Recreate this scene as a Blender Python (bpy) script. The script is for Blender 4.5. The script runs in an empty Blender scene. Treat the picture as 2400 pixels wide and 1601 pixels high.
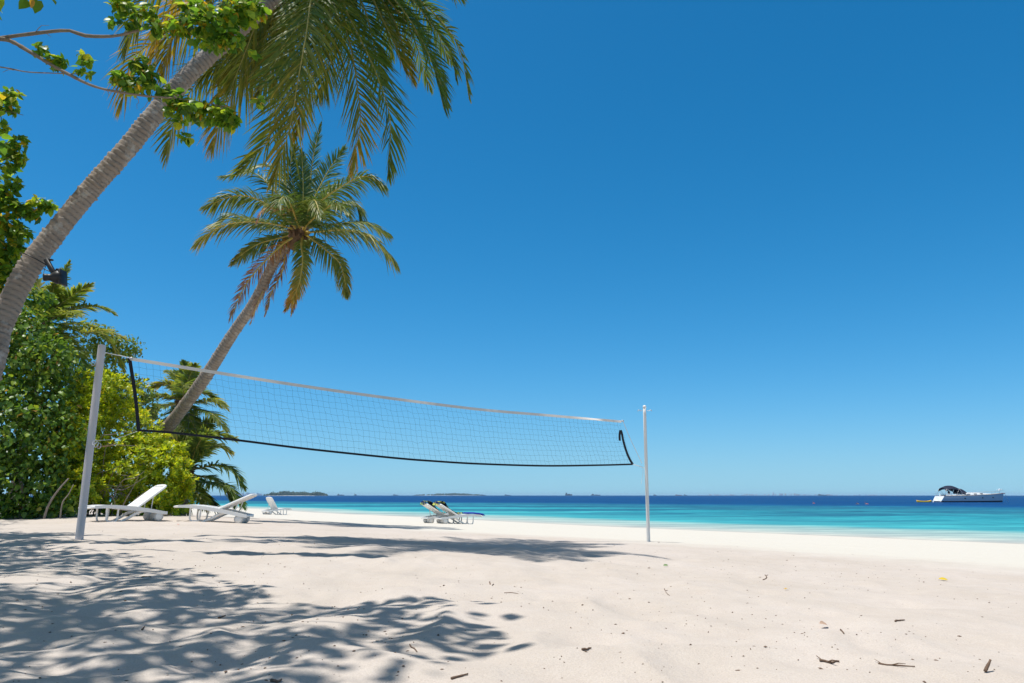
import bpy, math, random
import numpy as np
from mathutils import Vector, Matrix

rng = np.random.default_rng(7)
random.seed(7)
sc = bpy.context.scene
COL = sc.collection

# ------------------------------------------------------------------ camera geometry
W, H, F = 2400.0, 1601.0, 1720.0
CX, CY, HOR = 1200.0, 800.5, 1161.0
PITCH = math.atan((HOR - CY) / F)
CS, SN = math.cos(PITCH), math.sin(PITCH)
CAM = np.array([0.0, 0.0, 1.55])
D = 2400.0 / 2351.0            # measuring scale of the downsized view
SUNV = np.array([0.24, 0.10, -1.0])   # way the light travels


def ray(px, py):
    u = (px - CX) / F
    v = (CY - py) / F
    return np.array([u, CS - v * SN, SN + v * CS])


def at(px, py, Y):
    d = ray(px, py)
    return CAM + d * (Y / d[1])


def project(P):
    P = np.atleast_2d(P) - CAM
    zc = P[:, 1] * CS + P[:, 2] * SN
    yc = -P[:, 1] * SN + P[:, 2] * CS
    return CX + F * P[:, 0] / zc, CY - F * yc / zc, zc


def sea_at(px, py):
    d = ray(px, py)
    return CAM + d * (-CAM[2] / d[2])


# ------------------------------------------------------------------ noise and ground shape
def _hash(ix, iy, seed):
    n = (ix.astype(np.int64) * 374761393 + iy.astype(np.int64) * 668265263 + seed * 974711) & 0x7FFFFFFF
    n = ((n ^ (n >> 13)) * 1274126177) & 0x7FFFFFFF
    return ((n ^ (n >> 16)) & 0xFFFF) / 65535.0


def vnoise(x, y, seed=0):
    x = np.asarray(x, float); y = np.asarray(y, float)
    ix = np.floor(x); iy = np.floor(y)
    fx = x - ix; fy = y - iy
    fx = fx * fx * fx * (fx * (fx * 6 - 15) + 10)
    fy = fy * fy * fy * (fy * (fy * 6 - 15) + 10)
    a = _hash(ix, iy, seed); b = _hash(ix + 1, iy, seed)
    c = _hash(ix, iy + 1, seed); d = _hash(ix + 1, iy + 1, seed)
    return (a + (b - a) * fx) * (1 - fy) + (c + (d - c) * fx) * fy


_S = np.linspace(-120, 420, 5401)
_Z = np.interp(_S, [-120, -20, -5, 1.5, 3.75, 5.85, 10.9, 14.1, 17.1, 22, 28.5, 36, 60, 120, 420],
               [1.5, 1.08, 0.97, 0.93, 0.90, 0.82, 0.66, 0.48, 0.35, 0.19, 0.0, -0.4, -1.5, -3, -6])
_k = np.exp(-0.5 * (np.arange(-40, 41) / 14.0) ** 2); _k /= _k.sum()
_Z = np.convolve(np.pad(_Z, 40, mode='edge'), _k, mode='valid')


def shore_s(x, y):
    x = np.asarray(x, float); y = np.asarray(y, float)
    t = np.clip(y - 35, 0, 60)
    return 0.78 * x + 0.62 * y - 0.0012 * t * t + 0.35 * np.sin(0.11 * x - 0.14 * y)


# places where the ground level was measured: picture point and distance
ANCH = [(352, 1220, 19.0), (232, 1223, 18.6), (560, 1229.5, 19.0), (470, 1224, 19.6), (630, 1206, 47.0), (1012, 1227, 31.0), (1060, 1228, 30.4), (185, 1269, 9.7), (1520, 1270, 14.2), (40, 1213, 20.5), (300, 1210, 21.5)]
_A = np.array([at(*q) for q in ANCH])


def _rbf(x, y):
    return np.exp(-((x[..., None] - _A[:, 0]) ** 2 + (y[..., None] - _A[:, 1]) ** 2) / (2 * 4.0 ** 2))


_K = np.linalg.solve(_rbf(_A[:, 0], _A[:, 1]) + 0.02 * np.eye(len(_A)), _A[:, 2] - np.interp(shore_s(_A[:, 0], _A[:, 1]), _S, _Z))


def base_z(x, y):
    x = np.asarray(x, float); y = np.asarray(y, float)
    return np.interp(shore_s(x, y), _S, _Z) + _rbf(x, y) @ _K


def footprints(x, y):
    """old, softened footprints trodden into the dry sand"""
    h = np.zeros_like(x); cell = 0.46
    ix0 = np.floor(x / cell); iy0 = np.floor(y / cell)
    for dx in (-1, 0, 1):
        for dy in (-1, 0, 1):
            ix, iy = ix0 + dx, iy0 + dy
            px = (ix + .5 + .8 * (_hash(ix, iy, 61) - .5)) * cell; py = (iy + .5 + .8 * (_hash(ix, iy, 62) - .5)) * cell
            a = _hash(ix, iy, 63) * 6.283; on = _hash(ix, iy, 64)
            u = (x - px) * np.cos(a) + (y - py) * np.sin(a); v = -(x - px) * np.sin(a) + (y - py) * np.cos(a)
            q = (u / .15) ** 2 + (v / .085) ** 2
            h += np.where(on > .25, (.35 + on) * (q * .75 - 1) * np.exp(-q * .95), 0)
    return h


def ground_z(x, y):
    x = np.asarray(x, float); y = np.asarray(y, float)
    s = shore_s(x, y)
    z = base_z(x, y)
    near = 1.0 - np.clip((s - 8.5) / 6.0, 0, 1)
    left = 0.55 + 0.45 * np.clip((3.5 - x) / 4.0, 0, 1)
    wx = x + 0.25 * vnoise(x * 1.3, y * 1.3, 5); wy = y + 0.25 * vnoise(x * 1.3, y * 1.3, 6)
    big = vnoise(wx * 0.55, wy * 0.55, 1) - 0.5
    lump = vnoise(wx * 1.9, wy * 1.9, 2) - 0.5
    lump2 = vnoise(wx * 3.7 + 9, wy * 3.7, 3) - 0.5
    ridge = 1 - np.abs(2 * vnoise(wx * 2.3 + 4, wy * 2.3 + 1, 8) - 1)
    fine = vnoise(x * 11, y * 11, 4) - 0.5
    a = near * left
    dd = np.hypot(x, y); ease = np.interp(dd, [3, 7, 12, 18], [1.0, 0.8, 0.5, 0.32])
    z = z + a * ease * (0.03 * big + 0.072 * lump + 0.040 * lump2 + 0.035 * (ridge - 0.5) + 0.010 * fine + 0.017 * footprints(x, y))
    dry = np.clip((27 - s) / 8, 0, 1)
    z = z + (1 - near) * dry * (0.03 * big + 0.012 * lump)
    return z


def ground_at(px, py, lumps=False):
    f = ground_z if lumps else base_z
    d = ray(px, py)
    t0 = 0.5; t = 0.5
    while t < 400:
        P = CAM + d * t
        if P[2] < f(P[0], P[1]):
            lo, hi = t0, t
            for _ in range(24):
                m = 0.5 * (lo + hi); P = CAM + d * m
                if P[2] < f(P[0], P[1]): hi = m
                else: lo = m
            return CAM + d * hi
        t0 = t; t *= 1.01
    return CAM + d * t


def gz(x, y):
    return float(ground_z(np.array([x]), np.array([y]))[0])


# ------------------------------------------------------------------ mesh helpers
class MB:
    """collects vertices and faces of one mesh"""
    def __init__(self):
        self.V = []; self.F = []; self.A = []; self.n = 0

    def add(self, V, Fs, age=None):
        V = np.asarray(V, float).reshape(-1, 3)
        if not isinstance(Fs, (list, tuple)):
            Fs = [Fs]
        for f in Fs:
            f = np.asarray(f, int)
            if f.size: self.F.append(f + self.n)
        self.V.append(V)
        self.A.append(np.zeros(len(V)) if age is None else np.broadcast_to(np.asarray(age, float), (len(V),)))
        self.n += len(V)
        return self

    def mesh(self, name, mat=None, smooth=True, attr=None, origin=None):
        V = np.concatenate(self.V) if self.V else np.zeros((0, 3))
        if origin is not None: V = V - np.asarray(origin)
        me = bpy.data.meshes.new(name)
        me.vertices.add(len(V)); me.vertices.foreach_set('co', V.astype(np.float32).ravel())
        li = np.concatenate([f.ravel() for f in self.F]); tot = np.concatenate([np.full(len(f), f.shape[1]) for f in self.F])
        me.loops.add(len(li)); me.loops.foreach_set('vertex_index', li.astype(np.int32))
        me.polygons.add(len(tot))
        st = np.concatenate([[0], np.cumsum(tot)[:-1]])
        me.polygons.foreach_set('loop_start', st.astype(np.int32))
        me.polygons.foreach_set('use_smooth', np.full(len(tot), smooth, dtype=bool))
        me.update(calc_edges=True)
        if attr:
            a = me.attributes.new(attr, 'FLOAT', 'POINT')
            a.data.foreach_set('value', np.concatenate(self.A).astype(np.float32))
        if mat: me.materials.append(mat)
        return me

    def obj(self, name, mat=None, parent=None, smooth=True, attr=None, origin=None):
        if parent is not None and origin is None:
            origin = np.array(parent.matrix_world.translation) if parent.get('_world') else None
        me = self.mesh(name, mat, smooth, attr, origin)
        o = bpy.data.objects.new(name, me); COL.objects.link(o)
        if parent is not None: o.parent = parent
        return o


def tag(o, label=None, cat=None, group=None, kind=None):
    if label: o['label'] = label
    if cat: o['category'] = cat
    if group: o['group'] = group
    if kind: o['kind'] = kind
    return o


BASES = {}


def empty(name, loc, label, cat, group=None, rz=0.0):
    o = bpy.data.objects.new(name, None); COL.objects.link(o)
    o.location = tuple(float(v) for v in loc); o.rotation_euler = (0, 0, rz)
    o.empty_display_size = 0.2
    tag(o, label, cat, group)
    BASES[o.name] = np.array([float(v) for v in loc])
    return o


def part(mb, name, mat, root, smooth=True, attr=None):
    """world-space geometry stored relative to its (unrotated) root"""
    top = root
    while top.parent is not None: top = top.parent
    me = mb.mesh(name, mat, smooth, attr, BASES[top.name])
    o = bpy.data.objects.new(name, me); COL.objects.link(o); o.parent = root
    return o


def unit(v):
    v = np.asarray(v, float)
    return v / np.maximum(np.linalg.norm(v, axis=-1, keepdims=True), 1e-9)


def spline(pts, n):
    P = np.asarray(pts, float)
    if len(P) == 2:
        t = np.linspace(0, 1, n)[:, None]
        return P[0] * (1 - t) + P[1] * t
    Q = np.vstack([2 * P[0] - P[1], P, 2 * P[-1] - P[-2]])
    m = len(P) - 1
    t = np.linspace(0, m - 1e-9, n); i = t.astype(int); f = (t - i)[:, None]
    a, b, c, d = Q[i], Q[i + 1], Q[i + 2], Q[i + 3]
    out = 0.5 * (2 * b + (c - a) * f + (2 * a - 5 * b + 4 * c - d) * f ** 2 + (3 * b - a - 3 * c + d) * f ** 3)
    # even spacing
    L = np.concatenate([[0], np.cumsum(np.linalg.norm(np.diff(out, axis=0), axis=1))])
    u = np.linspace(0, L[-1], n)
    return np.stack([np.interp(u, L, out[:, k]) for k in range(3)], 1)


def frames(P, n0=None):
    T = unit(np.gradient(P, axis=0))
    N = np.zeros_like(P)
    n = np.array([0, 0, 1.0]) if n0 is None else np.asarray(n0, float)
    n = n - T[0] * (n @ T[0])
    if np.linalg.norm(n) < 1e-3:
        n = np.array([1.0, 0, 0]) - T[0] * T[0][0]
    n = n / np.linalg.norm(n)
    for i in range(len(P)):
        n = n - T[i] * (n @ T[i]); n = n / max(np.linalg.norm(n), 1e-9); N[i] = n
    return T, N, np.cross(T, N)


def grid_faces(rows, cols, wrap=False):
    r = np.arange(rows - 1)[:, None]; c = np.arange(cols if wrap else cols - 1)[None, :]
    c2 = (c + 1) % cols
    a = r * cols + c; b = r * cols + c2; d = (r + 1) * cols + c; e = (r + 1) * cols + c2
    return np.stack([a, b, e, d], -1).reshape(-1, 4)


def tube(P, R, k=8, cap=True, n0=None):
    P = np.asarray(P, float); n = len(P); R = np.broadcast_to(np.asarray(R, float), (n,))
    T, N, B = frames(P, n0)
    a = np.linspace(0, 2 * math.pi, k, endpoint=False)
    V = P[:, None] + R[:, None, None] * (np.cos(a)[None, :, None] * N[:, None] + np.sin(a)[None, :, None] * B[:, None])
    V = V.reshape(-1, 3); Fs = [grid_faces(n, k, True)]
    if cap:
        Fs.append(np.arange(k)[::-1][None, :]); Fs.append((np.arange(k) + (n - 1) * k)[None, :])
    return V, Fs


def box(c, s, R=None, bevel=0.0):
    sx, sy, sz = [v / 2 for v in s]
    if bevel > 0:
        b = min(bevel, 0.49 * min(s))
        V = []; 
        def ring(z, inset):
            X = sx - inset; Y = sy - inset; q = b
            return [(X, -Y + q, z), (X, Y - q, z), (X - q, Y, z), (-X + q, Y, z), (-X, Y - q, z), (-X, -Y + q, z), (-X + q, -Y, z), (X - q, -Y, z)]
        for z, i in ((-sz, b * .7), (-sz + b * .7, 0), (sz - b * .7, 0), (sz, b * .7)):
            V += ring(z, i)
        V = np.array(V); Fs = [grid_faces(4, 8, True), np.arange(8)[::-1][None, :], (np.arange(8) + 24)[None, :]]
    else:
        V = np.array([(x * sx, y * sy, z * sz) for z in (-1, 1) for y in (-1, 1) for x in (-1, 1)], float)
        Fs = [np.array([[0, 2, 3, 1], [4, 5, 7, 6], [0, 1, 5, 4], [2, 6, 7, 3], [0, 4, 6, 2], [1, 3, 7, 5]])]
    if R is not None: V = V @ np.asarray(R).T
    return V + np.asarray(c), Fs


def lathe(prof, k=16, axis='z'):
    """prof: (r, h) pairs"""
    a = np.linspace(0, 2 * math.pi, k, endpoint=False)
    V = np.array([[(r * math.cos(t), r * math.sin(t), h) for t in a] for r, h in prof]).reshape(-1, 3)
    if axis == 'y': V = V[:, [0, 2, 1]] * np.array([1, 1, -1])
    if axis == 'x': V = V[:, [2, 1, 0]] * np.array([1, 1, -1])
    n = len(prof)
    return V, [grid_faces(n, k, True), np.arange(k)[::-1][None, :], (np.arange(k) + (n - 1) * k)[None, :]]


def prism(prof, y0, y1):
    """closed x-z outline extruded along y"""
    p = np.asarray(prof, float); n = len(p)
    V = np.vstack([np.c_[p[:, 0], np.full(n, y0), p[:, 1]], np.c_[p[:, 0], np.full(n, y1), p[:, 1]]])
    i = np.arange(n); j = (i + 1) % n
    return V, [np.stack([i, j, j + n, i + n], 1), i[::-1][None, :], (i + n)[None, :]]


# ------------------------------------------------------------------ materials
def lin(r, g, b):
    f = lambda c: (c / 255 / 12.92) if c / 255 <= 0.04045 else ((c / 255 + 0.055) / 1.055) ** 2.4
    return (f(r), f(g), f(b), 1)


class NT:
    def __init__(self, name):
        self.m = bpy.data.materials.new(name); self.m.use_nodes = True
        self.t = self.m.node_tree; self.t.nodes.clear()
        self.out = self.n('ShaderNodeOutputMaterial')

    def n(self, typ, **kw):
        nd = self.t.nodes.new(typ)
        for k, v in kw.items():
            if k in nd.inputs.keys(): nd.inputs[k].default_value = v
            else: setattr(nd, k, v)
        return nd

    def l(self, a, b): self.t.links.new(a, b)

    def ramp(self, fac, stops, interp='LINEAR'):
        r = self.n('ShaderNodeValToRGB'); cr = r.color_ramp; cr.interpolation = interp
        while len(cr.elements) < len(stops): cr.elements.new(0.5)
        for e, (p, c) in zip(cr.elements, stops):
            e.position = p; e.color = c if len(c) == 4 else (*c, 1)
        self.l(fac, r.inputs[0]); return r.outputs[0]

    def noise(self, scale, detail=3, rough=0.5, vec=None, dist=0.0):
        nd = self.n('ShaderNodeTexNoise'); nd.inputs['Scale'].default_value = scale
        nd.inputs['Detail'].default_value = detail; nd.inputs['Roughness'].default_value = rough
        nd.inputs['Distortion'].default_value = dist
        if vec is not None: self.l(vec, nd.inputs['Vector'])
        return nd.outputs[0]

    def math(self, op, a, b=None, clamp=False):
        nd = self.n('ShaderNodeMath'); nd.operation = op; nd.use_clamp = clamp
        for i, v in enumerate((a, b)):
            if v is None: continue
            if isinstance(v, (int, float)): nd.inputs[i].default_value = v
            else: self.l(v, nd.inputs[i])
        return nd.outputs[0]

    def mixc(self, fac, a, b, mode='MIX'):
        nd = self.n('ShaderNodeMix'); nd.data_type = 'RGBA'; nd.blend_type = mode
        for key, v in ((0, fac), (6, a), (7, b)):
            if isinstance(v, (int, float)): nd.inputs[key].default_value = v
            elif isinstance(v, tuple): nd.inputs[key].default_value = v if len(v) == 4 else (*v, 1)
            else: self.l(v, nd.inputs[key])
        return nd.outputs[2]

    def pos(self, obj=True):
        if obj: return self.n('ShaderNodeTexCoord').outputs['Object']
        return self.n('ShaderNodeNewGeometry').outputs['Position']

    def mapping(self, vec, scale=(1, 1, 1), rot=(0, 0, 0)):
        nd = self.n('ShaderNodeMapping'); nd.inputs['Scale'].default_value = scale; nd.inputs['Rotation'].default_value = rot
        self.l(vec, nd.inputs['Vector']); return nd.outputs[0]

    def bump(self, h, strength=0.5, dist=0.01, normal=None):
        nd = self.n('ShaderNodeBump'); nd.inputs['Strength'].default_value = strength; nd.inputs['Distance'].default_value = dist
        self.l(h, nd.inputs['Height'])
        if normal is not None: self.l(normal, nd.inputs['Normal'])
        return nd.outputs[0]

    def bsdf(self, col, rough=0.6, spec=0.4, bump=None, **kw):
        b = self.n('ShaderNodeBsdfPrincipled')
        if isinstance(col, tuple): b.inputs['Base Color'].default_value = col if len(col) == 4 else (*col, 1)
        else: self.l(col, b.inputs['Base Color'])
        if isinstance(rough, (int, float)): b.inputs['Roughness'].default_value = rough
        else: self.l(rough, b.inputs['Roughness'])
        b.inputs['Specular IOR Level'].default_value = spec
        if bump is not None: self.l(bump, b.inputs['Normal'])
        for k, v in kw.items(): b.inputs[k].default_value = v
        return b.outputs[0]

    def done(self, sh): self.l(sh, self.out.inputs['Surface']); return self.m


def simple(name, col, rough=0.5, spec=0.4, var=0.08, scale=6.0, bump=0.0, bscale=40.0, metal=0.0):
    t = NT(name); p = t.pos()
    c = t.mixc(t.noise(scale, 4, 0.6, p), tuple(x * (1 - var) for x in col[:3]) + (1,), tuple(min(1, x * (1 + var)) for x in col[:3]) + (1,))
    bm = t.bump(t.noise(bscale, 3, 0.6, p), bump, 0.01) if bump else None
    return t.done(t.bsdf(c, rough, spec, bm, Metallic=metal))


def leaf_material(name, stops, trans=0.35, tscale=1.5, rough=0.42, spec=0.45, attr=None, huev=0.2):
    """leaves: one colour per leaf (mesh island), light passing through the blade"""
    t = NT(name)
    rnd = t.n('ShaderNodeNewGeometry').outputs['Random Per Island']
    if attr:
        a = t.n('ShaderNodeAttribute'); a.attribute_name = attr
        f = t.math('ADD', a.outputs['Fac'], t.math('MULTIPLY', t.math('SUBTRACT', rnd, 0.5), huev), True)
    else:
        f = rnd
    c = t.ramp(f, stops)
    nz = t.noise(9.0, 3, 0.6, t.pos())
    c = t.mixc(1.0, c, t.ramp(nz, [(0.25, (.72, .72, .72)), (0.75, (1.25, 1.25, 1.25))]), 'MULTIPLY')
    b = t.bsdf(c, rough, spec)
    tr = t.n('ShaderNodeBsdfTranslucent')
    c2 = t.mixc(1.0, c, (tscale * 1.1, tscale, tscale * 0.6, 1), 'MULTIPLY'); t.l(c2, tr.inputs['Color'])
    mx = t.n('ShaderNodeMixShader'); mx.inputs[0].default_value = trans
    t.l(b, mx.inputs[1]); t.l(tr.outputs[0], mx.inputs[2])
    return t.done(mx.outputs[0])


def sand_material():
    t = NT('coral_sand'); g = t.n('ShaderNodeNewGeometry').outputs['Position']
    at_ = t.n('ShaderNodeAttribute'); at_.attribute_name = 'shore'
    s = at_.outputs['Fac']
    n1 = t.noise(0.9, 5, 0.6, g); n2 = t.noise(7.0, 4, 0.65, g); n3 = t.noise(160.0, 2, 0.7, g)
    edge = t.math('ADD', s, t.math('MULTIPLY', t.math('SUBTRACT', n1, 0.5), 2.2))
    mr = t.n('ShaderNodeMapRange'); mr.interpolation_type = 'SMOOTHSTEP'
    mr.inputs['From Min'].default_value = 8.6; mr.inputs['From Max'].default_value = 12.0; t.l(edge, mr.inputs['Value'])
    near = t.mixc(n2, (0.505, 0.43, 0.365, 1), (0.59, 0.52, 0.45, 1))
    near = t.mixc(1.0, near, t.ramp(n3, [(0.3, (.86, .85, .84)), (0.6, (1.04, 1.04, 1.04))]), 'MULTIPLY')
    near = t.mixc(1.0, near, t.ramp(n1, [(0.3, (.93, .92, .90)), (0.7, (1.04, 1.04, 1.05))]), 'MULTIPLY')
    # small dark crumbs of leaf litter in the dry sand
    vo = t.n('ShaderNodeTexVoronoi'); vo.inputs['Scale'].default_value = 17.0; t.l(g, vo.inputs['Vector'])
    crumb = t.math('LESS_THAN', vo.outputs['Distance'], 0.07)
    keep = t.math('GREATER_THAN', t.n('ShaderNodeSeparateColor').outputs[0], 0.62)
    sepn = [n for n in t.t.nodes if n.bl_idname == 'ShaderNodeSeparateColor'][0]; t.l(vo.outputs['Color'], sepn.inputs[0])
    near = t.mixc(t.math('MULTIPLY', t.math('MULTIPLY', crumb, keep), 0.7), near, (0.16, 0.115, 0.08, 1))
    far = t.mixc(n2, (0.575, 0.525, 0.44, 1), (0.625, 0.575, 0.49, 1))
    c = t.mixc(mr.outputs[0], near, far)
    wet = t.n('ShaderNodeMapRange'); wet.interpolation_type = 'SMOOTHSTEP'
    wet.inputs['From Min'].default_value = 26.9; wet.inputs['From Max'].default_value = 27.5; t.l(s, wet.inputs['Value'])
    c = t.mixc(wet.outputs[0], c, (0.41, 0.38, 0.33, 1))
    bm = t.bump(n3, 0.35, 0.004); bm = t.bump(t.noise(38.0, 4, 0.7, g), 0.5, 0.012, bm)
    return t.done(t.bsdf(c, 0.9, 0.15, bm))


def sea_material():
    t = NT('lagoon_water'); g = t.n('ShaderNodeNewGeometry').outputs['Position']
    a = t.n('ShaderNodeAttribute'); a.attribute_name = 'off'; off = a.outputs['Fac']
    rot = (0, 0, -0.67)
    pv = t.mapping(g, (0.10, 0.018, 1), (0, 0, math.radians(38)))     # long across the view of the shore
    pv2 = t.mapping(g, (0.022, 0.06, 1), (0, 0, 0))
    n1 = t.noise(1.0, 3, 0.55, pv2); n2 = t.noise(1.0, 4, 0.6, pv)
    dist = t.math('ADD', off, t.math('MULTIPLY', t.math('MULTIPLY', t.math('SUBTRACT', n1, 0.5), t.math('DIVIDE', off, 25.0, True)), 34.0))
    f = t.math('DIVIDE', dist, 100.0, True)
    c = t.ramp(f, [(0.0, (0.46, 0.46, 0.40)), (0.025, (0.35, 0.43, 0.385)), (0.07, (0.25, 0.40, 0.37)), (0.10, (0.05, 0.31, 0.335)), (0.30, (0.028, 0.275, 0.32)),
                   (0.44, (0.026, 0.20, 0.25)), (0.70, (0.016, 0.135, 0.215)), (0.82, (0.002, 0.058, 0.18)), (1.0, (0.001, 0.042, 0.150))])
    # patches of reef and seagrass on the bottom
    n3 = t.noise(1.0, 2, 0.5, t.mapping(g, (0.011, 0.045, 1)))
    patch = t.ramp(t.math('ADD', t.math('MULTIPLY', n1, 0.5), t.math('MULTIPLY', n3, 0.5)), [(0.47, (0, 0, 0)), (0.52, (1, 1, 1))])
    win = t.ramp(t.math('DIVIDE', off, 100.0, True), [(0.09, (0, 0, 0)), (0.2, (.7, .7, .7)), (0.34, (.9, .9, .9)), (0.7, (.8, .8, .8)), (0.9, (.1, .1, .1))])
    c = t.mixc(t.math('MULTIPLY', patch, win), c, (0.018, 0.110, 0.175, 1))
    # broad wind streaks, then finer ripples, light and dark put into the colour
    c = t.mixc(1.0, c, t.ramp(t.noise(1.0, 6, 0.7, t.mapping(g, (0.05, 0.30, 1))), [(0.3, (.68, .71, .76)), (0.7, (1.34, 1.30, 1.24))]), 'MULTIPLY')
    c = t.mixc(1.0, c, t.ramp(t.noise(1.0, 4, 0.7, t.mapping(g, (0.22, 0.9, 1))), [(0.32, (.74, .77, .82)), (0.5, (1, 1, 1)), (0.68, (1.30, 1.26, 1.20))]), 'MULTIPLY')
    w1 = t.noise(1.0, 4, 0.6, t.mapping(g, (0.5, 1.3, 1))); w2 = t.noise(1.0, 4, 0.65, t.mapping(g, (2.2, 4.5, 1)))
    bm = t.bump(w1, 1.0, 0.16); bm = t.bump(w2, 0.7, 0.025, bm)
    d = t.n('ShaderNodeBsdfDiffuse'); t.l(c, d.inputs['Color']); t.l(bm, d.inputs['Normal'])
    gl = t.n('ShaderNodeBsdfGlossy'); gl.inputs['Roughness'].default_value = 0.18; gl.inputs['Color'].default_value = (1, 1, 1, 1); t.l(bm, gl.inputs['Normal'])
    mx = t.n('ShaderNodeMixShader'); mx.inputs[0].default_value = 0.10; t.l(d.outputs[0], mx.inputs[1]); t.l(gl.outputs[0], mx.inputs[2])
    return t.done(mx.outputs[0])


def trunk_material():
    t = NT('palm_bark'); p = t.pos()
    a = t.n('ShaderNodeAttribute'); a.attribute_name = 'ring'
    n1 = t.noise(3.0, 5, 0.65, p); n2 = t.noise(45.0, 4, 0.7, p)
    c = t.mixc(n1, (0.20, 0.155, 0.12, 1), (0.37, 0.315, 0.265, 1))
    c = t.mixc(t.math('MULTIPLY', a.outputs['Fac'], 0.75), c, (0.12, 0.09, 0.07, 1))
    c = t.mixc(t.ramp(t.noise(5.5, 5, 0.7, p), [(0.54, (0, 0, 0)), (0.66, (.6, .6, .6))]), c, (0.50, 0.475, 0.43, 1))
    c = t.mixc(t.ramp(t.noise(2.2, 6, 0.75, p), [(0.56, (0, 0, 0)), (0.7, (.7, .7, .7))]), c, (0.10, 0.075, 0.055, 1))
    bm = t.bump(n2, 0.6, 0.012)
    return t.done(t.bsdf(c, 0.9, 0.2, bm))


M = {}
M['sand'] = sand_material()
M['sea'] = sea_material()
M['palm_bark'] = trunk_material()
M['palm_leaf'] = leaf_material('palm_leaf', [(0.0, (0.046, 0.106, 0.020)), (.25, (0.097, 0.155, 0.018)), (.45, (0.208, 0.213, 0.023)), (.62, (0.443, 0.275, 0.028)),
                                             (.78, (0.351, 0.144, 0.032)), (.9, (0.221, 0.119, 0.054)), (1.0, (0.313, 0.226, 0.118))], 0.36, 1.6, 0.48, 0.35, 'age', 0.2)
M['palm_leaf_pale'] = leaf_material('palm_leaf_pale', [(0.0, (0.053, 0.116, 0.030)), (.25, (0.111, 0.168, 0.026)), (.45, (0.238, 0.229, 0.035)), (.62, (0.506, 0.297, 0.041)),
                                             (.78, (0.401, 0.155, 0.048)), (.9, (0.252, 0.129, 0.081)), (1.0, (0.358, 0.244, 0.177))], 0.28, 1.4, 0.48, 0.35, 'age', 0.2)  # lighter yellow-green leaf colour of the second palm
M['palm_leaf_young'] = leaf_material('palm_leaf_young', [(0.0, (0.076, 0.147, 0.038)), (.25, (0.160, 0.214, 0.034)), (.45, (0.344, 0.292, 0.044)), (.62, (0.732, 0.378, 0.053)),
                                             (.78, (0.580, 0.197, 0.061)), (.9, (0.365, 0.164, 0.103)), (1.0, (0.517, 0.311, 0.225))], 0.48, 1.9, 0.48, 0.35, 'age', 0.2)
M['rachis'] = simple('palm_midrib', (.36, .30, .075), 0.45, 0.4, 0.2, 5)
M['fibre'] = simple('palm_fibre', (.16, .10, .06), 0.9, 0.1, 0.4, 18, 0.8, 70)
M['leaf_shade'] = leaf_material('glossy_heart_leaf', [(0, (.055, .14, .018)), (.35, (.11, .23, .024)), (.7, (.22, .33, .028)), (.92, (.38, .43, .035)), (.965, (.50, .36, .03)), (1, (.42, .22, .03))], 0.50, 1.75, 0.4, 0.4)
M['leaf_hedge'] = leaf_material('dark_hedge_leaf', [(0, (.04, .10, .014)), (.45, (.085, .175, .018)), (.8, (.165, .27, .026)), (.975, (.30, .38, .035)), (.985, (.42, .28, .05)), (1, (.30, .15, .05))], 0.36, 1.7, 0.4, 0.4)
M['leaf_bright'] = leaf_material('bright_rosette_leaf', [(0, (.14, .24, .012)), (.4, (.36, .46, .015)), (.8, (.56, .60, .02)), (.96, (.62, .56, .02)), (1, (.45, .28, .02))], 0.42, 1.5, 0.38, 0.45)
M['leaf_small'] = leaf_material('small_tree_leaf', [(0, (.08, .15, .025)), (.5, (.14, .22, .035)), (.9, (.24, .31, .045)), (1, (.36, .30, .04))], 0.33, 1.5, 0.4, 0.4)
M['bark'] = simple('grey_branch_bark', (.24, .195, .16), 0.85, 0.2, 0.35, 9, 0.6, 60)
M['twig'] = simple('dry_twig', (.17, .11, .075), 0.85, 0.2, 0.35, 30, 0.4, 90)
M['white_plastic'] = simple('white_plastic', (.78, .76, .72), 0.38, 0.45, 0.03, 3)
M['slat'] = simple('white_plastic_seat', (.80, .78, .74), 0.45, 0.4, 0.03, 3)
M['wheel'] = simple('grey_white_plastic', (.52, .505, .48), 0.5, 0.4, 0.06, 4)
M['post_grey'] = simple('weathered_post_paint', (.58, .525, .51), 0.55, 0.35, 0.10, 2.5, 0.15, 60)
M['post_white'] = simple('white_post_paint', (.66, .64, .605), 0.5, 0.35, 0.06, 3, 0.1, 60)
M['steel'] = simple('dull_steel', (.55, .54, .52), 0.4, 0.5, 0.1, 12, metal=0.7)
M['rope'] = simple('white_rope', (.72, .71, .68), 0.8, 0.2, 0.1, 30)
M['tape'] = simple('cream_net_tape', (.76, .69, .61), 0.75, 0.25, 0.12, 5)
M['black_tape'] = simple('black_net_tape', (.014, .014, .018), 0.6, 0.3, 0.2, 8)
M['cord'] = simple('dark_net_cord', (.05, .065, .09), 0.7, 0.2, 0.1, 8)
M['black_metal'] = simple('black_lamp_metal', (.012, .012, .014), 0.45, 0.4, 0.2, 8)
M['lamp_glass'] = simple('lamp_glass', (.05, .055, .06), 0.12, 0.6, 0.1, 8)

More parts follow.
